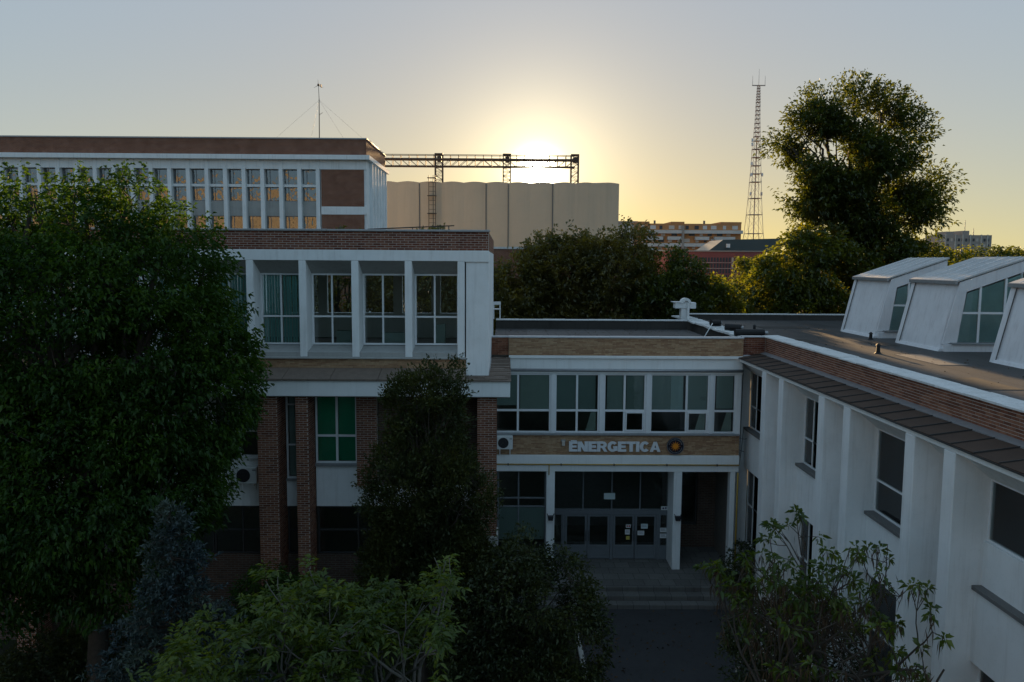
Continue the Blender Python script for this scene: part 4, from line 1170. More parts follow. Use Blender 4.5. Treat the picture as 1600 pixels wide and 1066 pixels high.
for z in (22.5, 20.6, 18.75, 16.85):
    x = ax0 + 2
    while x < ax1 - 1.5:
        w_ = random.choice((.9, 1.2, 1.6)); box('window', random.choice(('far_window', 'far_white', 'apartment_white')), AP, x, x + w_, ay - .06, ay - .003, z + .1, z + 1.15); x += w_ + random.uniform(1.0, 1.9)
box('stair_panel', 'tower_block_grey', AP, 50.6, 51.2, ay - 1.6, ay - .05, 12, 23.6)
box('end_wall', 'apartment_white', AP, ax0 - 1.0, ax0 - .01, ay + .2, ay + 11, 0, 23.9)
for x in (43.4, 58.0): box('chimney', 'dark_concrete', AP, x, x + .5, ay + 4, ay + 4.5, 24.2, 25.3)
SB = empty('pale_building', (35, 250, 0), 'small pale block just right of the silo behind the trees', 'building')
box('wall', 'far_white', SB, 34.5, 39.8, 245, 255, 0, 24.9)
box('roof', 'tower_block_grey', SB, 34.2, 40.1, 244.7, 255.3, 24.9, 25.5)
box('window', 'far_window', SB, 36.2, 37.6, 244.9, 244.99, 21.5, 23)
HL = empty('red_brick_hall', (43, 152, 0), 'dark red hall with small paned windows and a dark roof between the trees', 'building')
hx0, hx1, hy = 30.0, 48.6, 150.0
box('wall', 'hall_red', HL, hx0, hx1, hy, hy + 14, 0, 15.0)
MB().hexa([(38, hy + 1, 15.0), (52, hy + 1, 15.0), (52, hy + 13, 15.0), (38, hy + 13, 15.0), (41.2, hy + 2, 17.3), (52, hy + 2, 17.6), (52, hy + 12, 17.6), (41.2, hy + 12, 17.3)]).build('roof', 'roof_dark_glass', HL)
box('roof_edge', 'tower_block_grey', HL, hx0 - .2, hx1 + .1, hy - .15, hy + 14.1, 15.0, 15.22)
box('roof_hatch', 'white_metal', HL, 41.5, 42.1, hy + .4, hy + .9, 15.8, 16.5)
for j, z in enumerate((13.1, 12.0, 10.95, 9.9)):
    x = hx0 + .6; k = 0
    while x < hx1 - .5:
        box('window', 'far_window' if not (j < 2 and 41.5 < x < 44.8 and k % 2) else 'curtain', HL, x, x + .36, hy - .04, hy - .003, z, z + .82)
        x += .56; k += 1
for z in (12.92, 11.85): box('string_course', 'far_white', HL, hx0, hx1, hy - .08, hy - .005, z, z + .07)
TK = empty('tower_block', (218, 386, 0), 'grey tower block with two roof masts far off at the right, above the treetops', 'building')
box('wall', 'tower_block_grey', TK, 205.5, 231, 380, 392, 0, 27.0)
for a, b, z in ((209.3, 213.0, 28.6), (217.2, 220.2, 29.0)): box('stair_head', 'tower_block_grey', TK, a, b, 380.2, 390, 27.0, z)
for a in (208.5, 213.2, 216.8, 220.4, 225.6, 228.6): box('pilaster', 'far_white', TK, a, a + .5, 379.6, 379.99, 0, 27.2)
for z in np.arange(10.5, 26.5, 2.7):
    for x in np.arange(206.1, 230.3, 1.75):
        if random.random() < .93: box('window', random.choice(('far_window', 'far_window', 'far_white')), TK, x, x + .95, 379.9, 379.99, z, z + 1.35)
for x, h_ in ((221.3, 34.3), (225.6, 30.6)):
    e = MB().tube((x, 386, 27.0), (x, 386, h_), .22, .10, 5).build('mast', 'tower_steel', TK)
LT = empty('lattice_tower', (92.6, 300, 0), 'tall red and white steel lattice tower with whip antennas behind the apartment block', 'lattice tower')
lv = [(0, 5.2), (14, 3.9), (24, 2.75), (31, 2.3), (37, 1.95), (43, 1.72), (49, 1.42), (55, 1.3), (58, 1.05), (66, .72), (72, .62), (78, .42)]
for (z0, w0), (z1, w1) in zip(lv, lv[1:]):
    for sx, sy in ((1, 1), (1, -1), (-1, 1), (-1, -1)):
        cx = 92.6
        MB().tube((cx + sx * w0, 300 + sy * w0, z0), (cx + sx * w1, 300 + sy * w1, z1), .12 - .0008 * z0, n=4).build('leg', 'tower_steel', LT)
    nseg = max(1, int((z1 - z0) / (1.5 * (w0 + w1) * .6)))
    bz = MB()
    for q in range(nseg):
        za, zb_ = z0 + (z1 - z0) * q / nseg, z0 + (z1 - z0) * (q + 1) / nseg
        wa, wb_ = w0 + (w1 - w0) * q / nseg, w0 + (w1 - w0) * (q + 1) / nseg
        for sgn in (1, -1):
            bz.tube((92.6 - wa * sgn, 300 - wa, za), (92.6 + wb_ * sgn, 300 - wb_, zb_), .045, n=3)
            bz.tube((92.6 - wa * sgn, 300 + wa, za), (92.6 + wb_ * sgn, 300 + wb_, zb_), .045, n=3)
            bz.tube((92.6 + wa * sgn, 300 - wa, za), (92.6 + wb_ * sgn, 300 + wb_, zb_), .045, n=3)
        bz.box(92.6 - wb_ - .1, 92.6 + wb_ + .1, 300 - wb_ - .1, 300 + wb_ + .1, zb_ - .1, zb_ + .08)
    bz.build('bracing', 'tower_steel', LT)
MB().tube((92.6, 300, 0), (92.6, 300, 60), .22, n=4).build('cable_riser', 'tower_steel', LT)
for z in (38, 45, 49, 56, 57.5):
    for sx in (-1, 1):
        if random.random() < .8: MB().box(92.6 + sx * 2.0 - .3, 92.6 + sx * 2.0 + .3, 298.3, 299, z, z + 1.2).build('dish', 'white_metal', LT)
MB().box(90.2, 95.0, 299.8, 300.2, 77.9, 78.2).build('crossarm', 'tower_steel', LT)
for x, h_ in ((90.3, 81.5), (92.6, 84), (94.9, 81.5)): MB().tube((x, 300, 78), (x, 300, h_), .09, .05, 4).build('whip', 'tower_steel', LT)
for i, (x0, x1, y, h_, mat, lab) in enumerate(((187, 203, 360, 18.5, 'far_white', 'low pale building far off, left of the grey tower block'),
                                          (232, 300, 420, 17.2, 'far_white', 'long low pale building far off, right of the grey tower block'),
                                          (300, 380, 450, 15.5, 'tower_block_grey', 'long low grey building on the skyline at the far right'))):
    e = empty('far_building', ((x0 + x1) / 2, y, 0), lab, 'building')
    box('wall', mat, e, x0, x1, y, y + 15, 0, h_)
    MB().hexa([(x0 - .5, y - .5, h_), (x1 + .5, y - .5, h_), (x1 + .5, y + 15.5, h_), (x0 - .5, y + 15.5, h_), (x0 + 2, y + 4, h_ + 1.6), (x1 - 6, y + 4, h_ + .8), (x1 - 6, y + 11, h_ + .8), (x0 + 2, y + 11, h_ + 1.6)]).build('roof', 'tower_block_grey', e)
    for z in np.arange(5, h_ - 2, 3):
        for x in np.arange(x0 + 2, x1 - 3, 4): box('window', 'far_window', e, x, x + 1.6, y - .05, y - .005, z, z + 1.5)

OB = empty('campus_block', (-105, -130, 0), 'tall pale sunlit block across the yard, mirrored in the windows of the long block', 'building')
box('wall', 'campus_wall', OB, -175, -58, -140, -120, 0, 34.9)
obw = MB()
for z in np.arange(6, 35, 3.6):
    for x in np.arange(-173, -60, 4.2): obw.box(x, x + 1.9, -119.99, -119.9, z, z + 1.9)
tag(obw.build('window', 'far_window', OB), kind='stuff')
# ================================================================== TREES AND SHRUBS
def fast_mesh(name, V, F, mat, parent=None, loc=(0, 0, 0)):
    """V (n,3), F (m,k): one polygon size"""
    me = bpy.data.meshes.new(name)
    V = np.asarray(V, dtype=np.float32) - np.array(loc, dtype=np.float32)
    F = np.asarray(F, dtype=np.int32)
    k = F.shape[1]
    me.vertices.add(len(V)); me.vertices.foreach_set('co', V.ravel())
    me.loops.add(F.size); me.loops.foreach_set('vertex_index', F.ravel())
    me.polygons.add(len(F)); me.polygons.foreach_set('loop_start', np.arange(0, F.size, k, dtype=np.int32))
    me.polygons.foreach_set('loop_total', np.full(len(F), k, dtype=np.int32))
    me.update(calc_edges=True)
    me.materials.append(MAT[mat])
    return link_mesh(name, me, loc, parent)
def unit(a): return a / (np.linalg.norm(a, axis=1, keepdims=True) + 1e-9)
def leaves(name, C, D, L, Wd, mat, parent, droop=0.25, fold=0.25, size_var=0.5):
    """one folded leaf at every point C growing along D"""
    n = len(C)
    D = unit(D)
    up = unit(rng.normal(0, .55, (n, 3)) + np.array([0, 0, 1.0]))
    S = unit(np.cross(D, up)); Nn = np.cross(S, D)
    s = (1 + rng.uniform(-size_var, size_var, (n, 1)))
    l, w = L * s, Wd * s
    V = np.empty((n, 4, 3))
    V[:, 0] = C
    V[:, 1] = C + D * l * .45 - S * w * .5 + Nn * w * fold
    V[:, 2] = C + D * l - np.array([0, 0, 1.0]) * l * droop
    V[:, 3] = C + D * l * .45 + S * w * .5 + Nn * w * fold
    idx = np.arange(n)[:, None] * 4
    F = np.concatenate([idx + np.array([[0, 1, 2]]), idx + np.array([[0, 2, 3]])])
    return fast_mesh(name, V.reshape(-1, 3), F, mat, parent, tuple(WL[parent.name]) if parent else (0, 0, 0))
def branches(name, segs, mat, parent, n=5):
    """segs: list of (p, q, r0, r1)"""
    P = np.array([s[0] for s in segs], float); Q = np.array([s[1] for s in segs], float)
    r0 = np.array([s[2] for s in segs])[:, None]; r1 = np.array([s[3] for s in segs])[:, None]
    d = unit(Q - P)
    ref = np.where(np.abs(d[:, 2:3]) > .9, np.array([[1.0, 0, 0]]), np.array([[0, 0, 1.0]]))
    a = unit(np.cross(d, ref)); c = np.cross(d, a)
    Q = Q + d * r1 * .5
    V = np.empty((len(segs), 2 * n, 3))
    for i in range(n):
        th = 2 * math.pi * i / n
        o_ = a * math.cos(th) + c * math.sin(th)
        V[:, i] = P + o_ * r0; V[:, n + i] = Q + o_ * r1
    idx = np.arange(len(segs))[:, None] * 2 * n
    F = np.concatenate([idx + np.array([[i, (i + 1) % n, n + (i + 1) % n, n + i]]) for i in range(n)])
    o = fast_mesh(name, V.reshape(-1, 3), F, mat, parent, tuple(WL[parent.name]))
    return o
def curve(p, q, r0, r1, k=5, wob=.12, sag=0.0):
    p, q = np.array(p, float), np.array(q, float)
    L = np.linalg.norm(q - p)
    pts = [p]
    for i in range(1, k):
        u = i / k
        pts.append(p + (q - p) * u + rng.normal(0, wob * L / k, 3) + np.array([0, 0, sag * L * math.sin(math.pi * u)]))
    pts.append(q)
    return [(pts[i], pts[i + 1], r0 + (r1 - r0) * i / k, r0 + (r1 - r0) * (i + 1) / k) for i in range(k)], pts
def crown_points(lobes, n, shell=.55, gap=.0, gscale=1.3, layer=1.0):
    """points in a set of ellipsoids, thicker near their skins, thinned by a lumpy field so that gaps stay open"""
    ws = np.array([l[3] * l[4] * l[5] for l in lobes]) ** .8
    ws /= ws.sum()
    out, nor = [], []
    ph = rng.uniform(0, 6.28, (6, 3)); fr_ = rng.normal(0, gscale, (6, 3)) * np.array([1, 1, layer])
    while sum(len(o_) for o_ in out) < n:
        li = rng.choice(len(lobes), 4000, p=ws)
        L = np.array(lobes)[li]
        d = unit(rng.normal(0, 1, (4000, 3)))
        r_ = rng.uniform(0, 1, (4000, 1)) ** (1 / 3.0)
        r_ = np.where(rng.uniform(0, 1, (4000, 1)) < shell, 1 - .22 * rng.uniform(0, 1, (4000, 1)) ** .8, r_)
        p = L[:, :3] + d * r_ * L[:, 3:6]
        f = sum(np.sin(p @ fr_[j] + ph[j, 0]) for j in range(6)) / 6 ** .5
        keep = f > gap
        out.append(p[keep]); nor.append((d / L[:, 3:6] * L[:, 3:6].mean())[keep])
    return np.concatenate(out)[:n], unit(np.concatenate(nor)[:n])
def sprays(P, Nr, k, length, spread, upw=.3, jit=.5, flat=1.0):
    """k leaf points along a short twig at every P"""
    n = len(P)
    D = unit((Nr + rng.normal(0, jit, (n, 3)) + np.array([0, 0, upw])) * np.array([1, 1, flat]))
    t_ = rng.uniform(0, 1, (n, k, 1))
    C = P[:, None, :] + D[:, None, :] * t_ * length + rng.normal(0, 1, (n, k, 3)) * spread * (1.1 - .6 * t_) * np.array([1, 1, .4 + .6 * flat])
    DD = D[:, None, :] + rng.normal(0, .6, (n, k, 3))
    return C.reshape(-1, 3), DD.reshape(-1, 3), D
def tree(name, label, cat, base, lobes, ncl, k, L, Wd, mat, trunk_r, bark='bark', length=.6, spread=.16, upw=.3, jit=.5, shell=.55,
         gap=-.35, gscale=1.3, droop=.25, group=None, fork=None, twigs=.35, flat=1.0, layer=1.0, seed=None):
    global rng
    rng = np.random.default_rng(seed if seed is not None else zlib.crc32(label.encode()))   # every plant grows from a seed of its own
    E = empty(name, base, label, cat, group)
    base = np.array(base, float)
    C0 = np.array([l[:3] for l in lobes]).mean(0)
    fork = np.array(fork if fork is not None else (base[0] * .6 + C0[0] * .4, base[1] * .6 + C0[1] * .4, base[2] + (C0[2] - base[2]) * .55), float)
    segs, pts = curve(base, fork, trunk_r, trunk_r * .62, 5, .06)
    nodes = [fork]
    for l in lobes:
        c = np.array(l[:3]); tip = c + np.array([0, 0, l[5] * .35])
        s_, p_ = curve(fork, tip, trunk_r * .5, trunk_r * .14, 6, .16, .04)
        segs += s_; nodes += p_[1:]
        for j in range(3):
            q = c + unit(rng.normal(0, 1, (1, 3)))[0] * np.array(l[3:6]) * .75
            s_, p2 = curve(p_[2 + j], q, trunk_r * .22, trunk_r * .05, 5, .18, .05)
            segs += s_; nodes += p2[1:]
    P, Nr = crown_points(lobes, ncl, shell, gap, gscale, layer)
    ND = np.array(nodes)
    ns = int(ncl * twigs)
    for i in range(ns):
        j = np.argmin(((ND - P[i]) ** 2).sum(1))
        m_ = (ND[j] + P[i]) / 2 + rng.normal(0, .1, 3)
        segs.append((ND[j], m_, trunk_r * .06, trunk_r * .04)); segs.append((m_, P[i], trunk_r * .04, trunk_r * .02))
    branches('trunk', segs, bark, E, 6)
    C, D, _ = sprays(P, Nr, k, length, spread, upw, jit, flat)
    leaves('crown', C, D, L, Wd, mat, E, droop)
    return E

# big leafy tree at the left
tree('leafy_tree', 'large dark green leafy tree filling the left side in front of the brick block', 'tree', (-10.6, 20.0, 0),
     [(-10.2, 20, 11.2, 2.9, 3.0, 3.1), (-12.6, 19.6, 11.0, 3.2, 3.2, 3.3), (-8.6, 20, 9.6, 2.0, 2.2, 2.6), (-7.55, 20.2, 9.6, 1.0, 1.4, 1.3),
      (-10.4, 19.4, 7.6, 3.2, 3.2, 2.6), (-13.2, 19, 7.6, 2.6, 3, 2.6), (-11.7, 20, 13.9, .6, .8, 1.1), (-10.4, 20, 14.0, .5, .7, .9), (-9.3, 20, 13.9, .6, .8, 1.0),
      (-8.4, 20, 12.7, 1.2, 1.3, 1.3), (-7.6, 20, 11.4, .8, .9, 1.0), (-7.0, 20.2, 10.5, .5, .7, .6), (-8.5, 19.8, 7.0, 1.1, 1.6, 1.7), (-9.8, 19.4, 5.6, 1.9, 2.0, 1.6), (-12.6, 18.6, 5.6, 2.2, 2.0, 1.7), (-14.2, 18.8, 5.0, 1.8, 2, 1.5), (-12.9, 20, 13.8, .7, .8, .9)],
     11500, 17, .115, .058, 'leaf_green', .30, length=.5, spread=.13, upw=-.05, jit=.5, shell=.72, gap=-.62, gscale=1.5, droop=.38, twigs=.08, flat=.5, layer=1.7)
# big poplar like tree at the right, behind the wing
tree('poplar_tree', 'tall feathery green tree with a broad crown rising behind the flat roof at the right', 'tree', (23.0, 53, 0),
     [(21.53, 53, 19.08, 2.58, 2.24, 2.44), (24.04, 53, 19.26, 2.41, 2.24, 2.52), (19.67, 53, 20.66, 1.63, 1.46, 1.26), (18.74, 53, 20.19, 0.86, 0.86, 0.50), (20.60, 53, 22.24, 1.12, 1.03, 1.09), (22.55, 53, 22.61, 1.29, 1.20, 1.26),
      (24.41, 53, 22.15, 1.29, 1.20, 1.09), (25.80, 53, 21.12, 1.20, 1.12, 0.76), (26.18, 53, 19.63, 1.03, 1.03, 0.76), (20.13, 53, 17.40, 1.38, 1.38, 1.01), (19.20, 53, 18.52, 0.95, 0.95, 0.67),
      (26.83, 53, 17.22, 1.20, 1.20, 0.76), (27.85, 53, 17.96, 0.95, 0.77, 0.42), (27.39, 53, 16.10, 0.95, 0.95, 0.50), (25.53, 53, 15.91, 1.81, 1.55, 1.09), (23.48, 53, 16.38, 1.72, 1.63, 1.34), (21.81, 53, 15.91, 1.46, 1.46, 1.43), (24.78, 53, 14.43, 1.72, 1.46, 1.09)],
     4600, 17, .23, .10, 'leaf_poplar', .36, length=1.6, spread=.11, upw=.7, jit=.3, shell=.5, gap=.06, gscale=.95, flat=.85, layer=1.9, twigs=.2, fork=(22.9, 53, 13.5))
tree('leafy_tree', 'rounded sunlit tree under the tall feathery tree behind the flat roof', 'tree', (19.5, 51.5, 0),
     [(19.2, 51.5, 12.3, 2.6, 2.4, 2.4), (17.9, 51.5, 11.3, 2.0, 2.0, 2.1), (21.6, 51.8, 11.8, 2.6, 2.4, 2.4), (20.2, 51.5, 13.9, 1.5, 1.6, 1.2), (19.6, 51, 9.4, 3.2, 2.2, 2.0)],
     2400, 14, .24, .13, 'leaf_sunny', .25, length=.6, spread=.2, upw=.2, shell=.6, gap=-.3, twigs=.1)
tree('leafy_tree', 'dark dense tree right beside the far skylight under the tall feathery crown', 'tree', (25.5, 52.5, 0),
     [(24.6, 52.5, 12.2, 2.5, 2.2, 3.0), (27.0, 52.5, 11.8, 2.4, 2.2, 2.4), (25.5, 52.5, 9.5, 3.0, 2.2, 2.2)],
     1800, 14, .24, .13, 'leaf_poplar', .25, length=.6, spread=.2, shell=.6, gap=-.4, twigs=.1)
tree('golden_bush', 'golden sunlit bush in the gap beside the red hall, behind the roof edge', 'tree', (25.2, 82, 0),
     [(24.6, 82, 10.2, 2.4, 2.0, 2.6), (27.0, 82, 11.2, 2.0, 1.9, 2.2), (25.6, 82, 7.6, 3.0, 2.0, 2.4), (23.6, 82, 8.2, 1.6, 1.6, 2.0)],
     1500, 13, .30, .17, 'leaf_sunny', .2, length=.7, spread=.25, shell=.6, gap=-.3, twigs=.1)
bgt = [('tree with olive crown just right of the white corner wall, behind the entrance roof', 0.6, 57, 10.2, 2.2, 2.8, 'leaf_olive'),
       ('tall olive tree straight below the sun, behind the entrance roof', 4.0, 58, 12.0, 2.6, 3.1, 'leaf_olive'),
       ('broad olive tree in front of the right end of the silo', 8.0, 57, 12.4, 2.7, 2.9, 'leaf_olive'),
       ('dark tree in front of the orange apartment block', 11.4, 56, 10.6, 2.5, 2.7, 'leaf_poplar'),
       ('tree with brown green crown seen through the top storey windows, left one', -10.5, 50, 11.2, 3.2, 3.0, 'leaf_olive'),
       ('tree with brown green crown seen through the top storey windows, right one', -4.8, 49, 11.2, 3.2, 3.0, 'leaf_olive'),
       ('low tree with yellow lit edge to the left of the red hall', 14.2, 55.5, 9.0, 2.0, 2.3, 'leaf_sunny')]
for lab, x, y, z, rx, rz, mt in bgt:
    tree('leafy_tree', lab, 'tree', (x, y, 0),
         [(x, y, z - .6, rx, 2.4, rz), (x - rx * .5, y, z + rz * .35, rx * .5, 1.4, rz * .5), (x + rx * .45, y, z + rz * .45, rx * .5, 1.4, rz * .5), (x + rx * .1, y, z + rz * .75, rx * .35, 1, rz * .35), (x, y, z - rz, rx * 1.15, 2.2, rz * .9)],
         1900, 13, .24, .12, mt, .22, length=.6, spread=.17, upw=.6, shell=.6, gap=-.45, twigs=.1, group='trees behind the entrance roof')
far = [('yellow green round tree far right, left of the grey tower block', 70.5, 128, 13.5, 5.0, 3.2, 'leaf_sunny'), ('dark tree below the grey tower block', 79, 128, 13.5, 4.6, 3.4, 'leaf_poplar'),
       ('dark green tree under the right edge of the grey tower block', 86, 130, 13.1, 4.4, 3.3, 'leaf_poplar'), ('lighter green tree between the dark ones on the right skyline', 92.5, 132, 12.9, 4.2, 3.4, 'leaf_olive'),
       ('last dark tree before the right edge of the photo', 99.5, 133, 13.1, 4.6, 3.0, 'leaf_poplar'), ('broad dark tree behind the middle skylight', 64, 126, 12.7, 4.6, 3.2, 'leaf_poplar')]
for lab, x, y, z, rx, rz, mt in far:
    tree('leafy_tree', lab, 'tree', (x, y, 0),
         [(x, y, z - 2.0, rx, 3, rz), (x - rx * .4, y, z, rx * .5, 2, rz * .6), (x + rx * .45, y, z - .1, rx * .45, 2, rz * .55), (x, y, z - 4.5, rx * 1.1, 3, rz)],
         700, 12, .46, .25, mt, .3, length=.8, spread=.32, shell=.65, gap=-.6, twigs=.08, group='trees on the right skyline')
tree('pointed_conifer', 'pointed dark conifer on the skyline at the right edge', 'tree', (95.2, 150, 0),
     [(95.2, 150, 14.5, .7, .8, 1.8), (95.2, 150, 12.5, 1.5, 1.4, 2.0), (95.2, 150, 9.5, 2.2, 2, 2.6)], 420, 12, .40, .16, 'leaf_juniper', .25, length=.6, spread=.2, twigs=.1)
fw = MB()
P, Nr = crown_points([(x, 420 + (i % 3) * 12, 7.5, 17, 6, 6.5) for i, x in enumerate(np.arange(-260, 420, 24))], 5200, .7, -2)
C, D, _ = sprays(P, Nr, 6, 1.6, .9)
o = leaves('far_wood', C, D, 2.2, 1.3, 'leaf_olive', None)
tag(o, 'band of far off woodland along the horizon', 'woodland', kind='stuff')

# juniper in front of the slab
tree('juniper_tree', 'dark columnar juniper in front of the white slab, left of the entrance', 'tree', (-2.3, 22, 0),
     [(-2.3, 22, 8.0, 1.05, 1.0, 1.75), (-1.65, 22, 9.2, .45, .5, .9), (-2.75, 22, 8.6, .55, .6, .9), (-2.35, 22, 6.3, 1.6, 1.4, 1.9), (-1.3, 21.8, 6.0, 1.0, .9, 1.1), (-2.2, 22, 4.2, 1.7, 1.5, 2.0), (-1.5, 22, 3.2, 1.6, 1.4, 1.8), (-3.1, 22, 3.6, .9, .9, 1.6)],
     6200, 17, .095, .042, 'leaf_juniper', .16, length=.42, spread=.08, upw=.9, jit=.5, shell=.7, gap=-.6, gscale=2.4, droop=0, twigs=.08)
tree('leafy_bush', 'dark wide bush covering the left part of the porch', 'bush', (0.6, 21, 0),
     [(0.2, 21, 3.2, 1.5, 1.3, 1.7), (1.3, 21, 3.5, 1.1, 1.1, 1.4), (0.7, 21.2, 4.6, .7, .7, .8), (1.9, 20.8, 2.6, .9, 1.0, 1.3), (-.9, 21, 2.8, 1.0, 1, 1.6), (0.4, 20.6, 1.4, 2.1, 1.3, 1.4)],
     2600, 14, .11, .055, 'leaf_shrub', .1, length=.36, spread=.09, upw=.5, shell=.7, gap=-.45, gscale=2.0, twigs=.2)
tree('glossy_shrub', 'dark glossy round shrub at the foot of the brick pillars', 'bush', (-7.1, 23.0, 0),
     [(-7.1, 23, 2.6, .9, .8, 1.0), (-6.6, 23, 2.2, .8, .8, 1.2), (-7.4, 23, 1.6, 1.0, .8, 1.4)], 900, 13, .10, .05, 'leaf_green', .07, length=.28, spread=.09, shell=.75, gap=-.6, twigs=.2)
tree('corner_shrub', 'small dull green shrub in the corner between porch and white wing', 'bush', (9.0, 28.8, 0),
     [(8.9, 28.8, 1.3, .6, .6, 1.0), (9.1, 28.8, .8, .5, .5, .9)], 300, 12, .10, .05, 'leaf_shrub', .05, length=.25, spread=.09, shell=.75, gap=-.6, twigs=.2)

tree('darkening_shrub', 'dark leafy shrub at the foot of the leafy trunk, lower left corner', 'bush', (-11.9, 20.5, 0),  # small real shrub, spread wide to hide ground and darken the corner
     [(-12.2, 20.5, 1.5, 1.2, 1.0, 1.2), (-11.0, 20.8, 1.9, 1.0, .9, 1.4), (-13.4, 20.3, 1.1, 1.0, .9, .9)], 1100, 13, .11, .055, 'leaf_shrub', .07, length=.3, spread=.09, shell=.75, gap=-.5, twigs=.2)
tree('darkening_shrub', 'dark shrub between the blue spruce and the brick pillars', 'bush', (-8.6, 21.5, 0),  # added shrub, put in to hide the ground and darken this side
     [(-8.8, 21.5, 1.3, 1.0, .9, 1.1), (-7.9, 21.2, 1.0, .9, .8, .9), (-9.6, 21.6, 1.6, .8, .8, 1.2)], 900, 13, .11, .055, 'leaf_shrub', .07, length=.3, spread=.09, shell=.75, gap=-.5, twigs=.2)
# blue spruce
def spruce():
    E = empty('blue_spruce', (-6.7, 15.2, 0), 'blue grey spruce standing at the lower left, its tip below the pale wall panel', 'tree')
    bx, by, top = -6.55, 15.2, 8.05
    segs = [((bx, by, 0), (bx, by, 4), .16, .10), ((bx, by, 4), (bx, by, top), .10, .015)]
    Cs, Ds = [], []
    z = 1.2
    while z < top - .05:
        hr_ = (top - z)
        rad = min(2.6, .10 + hr_ * .40)
        nb = int(6 + rad * 5)
        for i in range(nb):
            a = rng.uniform(0, 6.28)
            l = rad * rng.uniform(.7, 1.1)
            d = np.array([math.cos(a), math.sin(a), rng.uniform(-.05, .35)])
            p0 = np.array([bx, by, z + rng.uniform(-.1, .1)])
            p1 = p0 + d * l * np.array([1, 1, .6]) + np.array([0, 0, -.12 * l])
            segs.append((p0, p1, .022, .006))
            nt_ = int(5 + l * 9)
            for t_ in np.linspace(.3, 1.0, nt_):
                c = p0 + (p1 - p0) * t_ + rng.normal(0, .05 + .09 * l * .5, 3) * np.array([1, 1, .5])
                k = 13
                ax = unit((d + rng.normal(0, .5, 3) + np.array([0, 0, .25]))[None])[0]
                tt = rng.uniform(0, 1, (k, 1))
                Cs.append(c + ax * tt * .16); Ds.append(ax * .7 + rng.normal(0, .6, (k, 3)))
        z += .15 + .02 * hr_
    branches('trunk', segs, 'bark', E, 5)
    leaves('crown', np.concatenate(Cs), np.concatenate(Ds), .085, .028, 'leaf_spruce', E, 0, .3)
spruce()

# small trees with open branching, close to the camera
def grow(p, d, length, r, depth, segs, tips, spread=.55, up=.18, kids=(2, 4)):
    k = 3
    q = np.array(p, float); dd = np.array(d, float)
    for i in range(k):
        dd = unit((dd + rng.normal(0, .14, 3) + np.array([0, 0, up * .25]))[None])[0]
        q2 = q + dd * length / k
        segs.append((q, q2, r * (1 - .25 * i / k), r * (1 - .25 * (i + 1) / k)))
        if depth <= 1 and i > 0 and rng.random() < .55:
            tips.append((q2, unit((dd + rng.normal(0, .7, 3))[None])[0], .7))
        q = q2
    if depth == 0:
        tips.append((q, dd, 1.0)); return
    for j in range(rng.integers(*kids)):
        nd = unit((dd + rng.normal(0, spread, 3) + np.array([0, 0, up]))[None])[0]
        grow(q, nd, length * rng.uniform(.62, .88), r * .62, depth - 1, segs, tips, spread, up, kids)
def rosettes(tips, n_leaf, L, spread_, down=.2):
    Cs, Ds = [], []
    for p, d, s_ in tips:
        k = max(3, int(n_leaf * s_))
        v = unit(rng.normal(0, 1, (k, 3)) + d * .55 + np.array([0, 0, -down]))
        Cs.append(p + v * rng.uniform(0, spread_, (k, 1))); Ds.append(v)
    return np.concatenate(Cs), np.concatenate(Ds)
def pinnate(tips, n_frond, flen, n_pair):
    Cs, Ds = [], []
    for p, d, s_ in tips:
        for j in range(max(2, int(n_frond * s_))):
            v = unit((rng.normal(0, .75, 3) + d * .6 + np.array([0, 0, .15]))[None])[0]
            side = unit(np.cross(v, [0, 0, 1.0])[None])[0]
            fl = flen * rng.uniform(.7, 1.2)
            for i in range(n_pair + 1):
                u = .25 + .75 * i / n_pair
                c = p + v * fl * u - np.array([0, 0, .22 * fl * u * u])
                for sg in ((1, -1) if i < n_pair else (0,)):
                    Cs.append(c); Ds.append(side * sg + v * .55 - np.array([0, 0, .25]) + rng.normal(0, .15, 3))
    return np.array(Cs), np.array(Ds)
def walnut():
    E = empty('walnut_tree', (-3.3, 11.0, 0), 'young pale green tree with feathered leaves and pale bark at the bottom of the photo', 'tree')
    segs, tips = [], []
    for (x, y, dx, ht) in ((-3.1, 11.0, -.05, 0), (-2.3, 11.2, .10, .1), (-4.2, 10.9, -.18, -.1), (-1.6, 11.0, .18, .1), (-2.8, 11.5, .0, .3), (-3.7, 11.3, -.1, .2), (-1.3, 11.2, .15, .35)):
        b0 = np.array([-2.8, 11.0, 0.0])
        q = np.array([x, y, 5.45 + ht + rng.uniform(-.25, .2)])
        s_, _ = curve(b0 + rng.normal(0, .08, 3) * np.array([1, 1, 0]), q, .085, .05, 6, .1)
        segs += s_
        for j in range(3):
            grow(q, unit(np.array([[dx + rng.normal(0, .4), rng.normal(0, .35), .8]]))[0], .85, .036, 3, segs, tips, .55, .1)
    ok = lambda p: p[2] < 8.15 and -5.3 < p[0] < -.8
    tips = [t_ for t_ in tips if ok(t_[0]) and rng.random() < .85]
    segs = [g_ for g_ in segs if ok(g_[0]) and ok(g_[1])]
    branches('trunk', segs, 'bark_pale', E, 5)
    C, D = pinnate(tips, 4, .32, 4)
    leaves('crown', C, D, .115, .044, 'leaf_bright', E, .2, .2)
walnut()
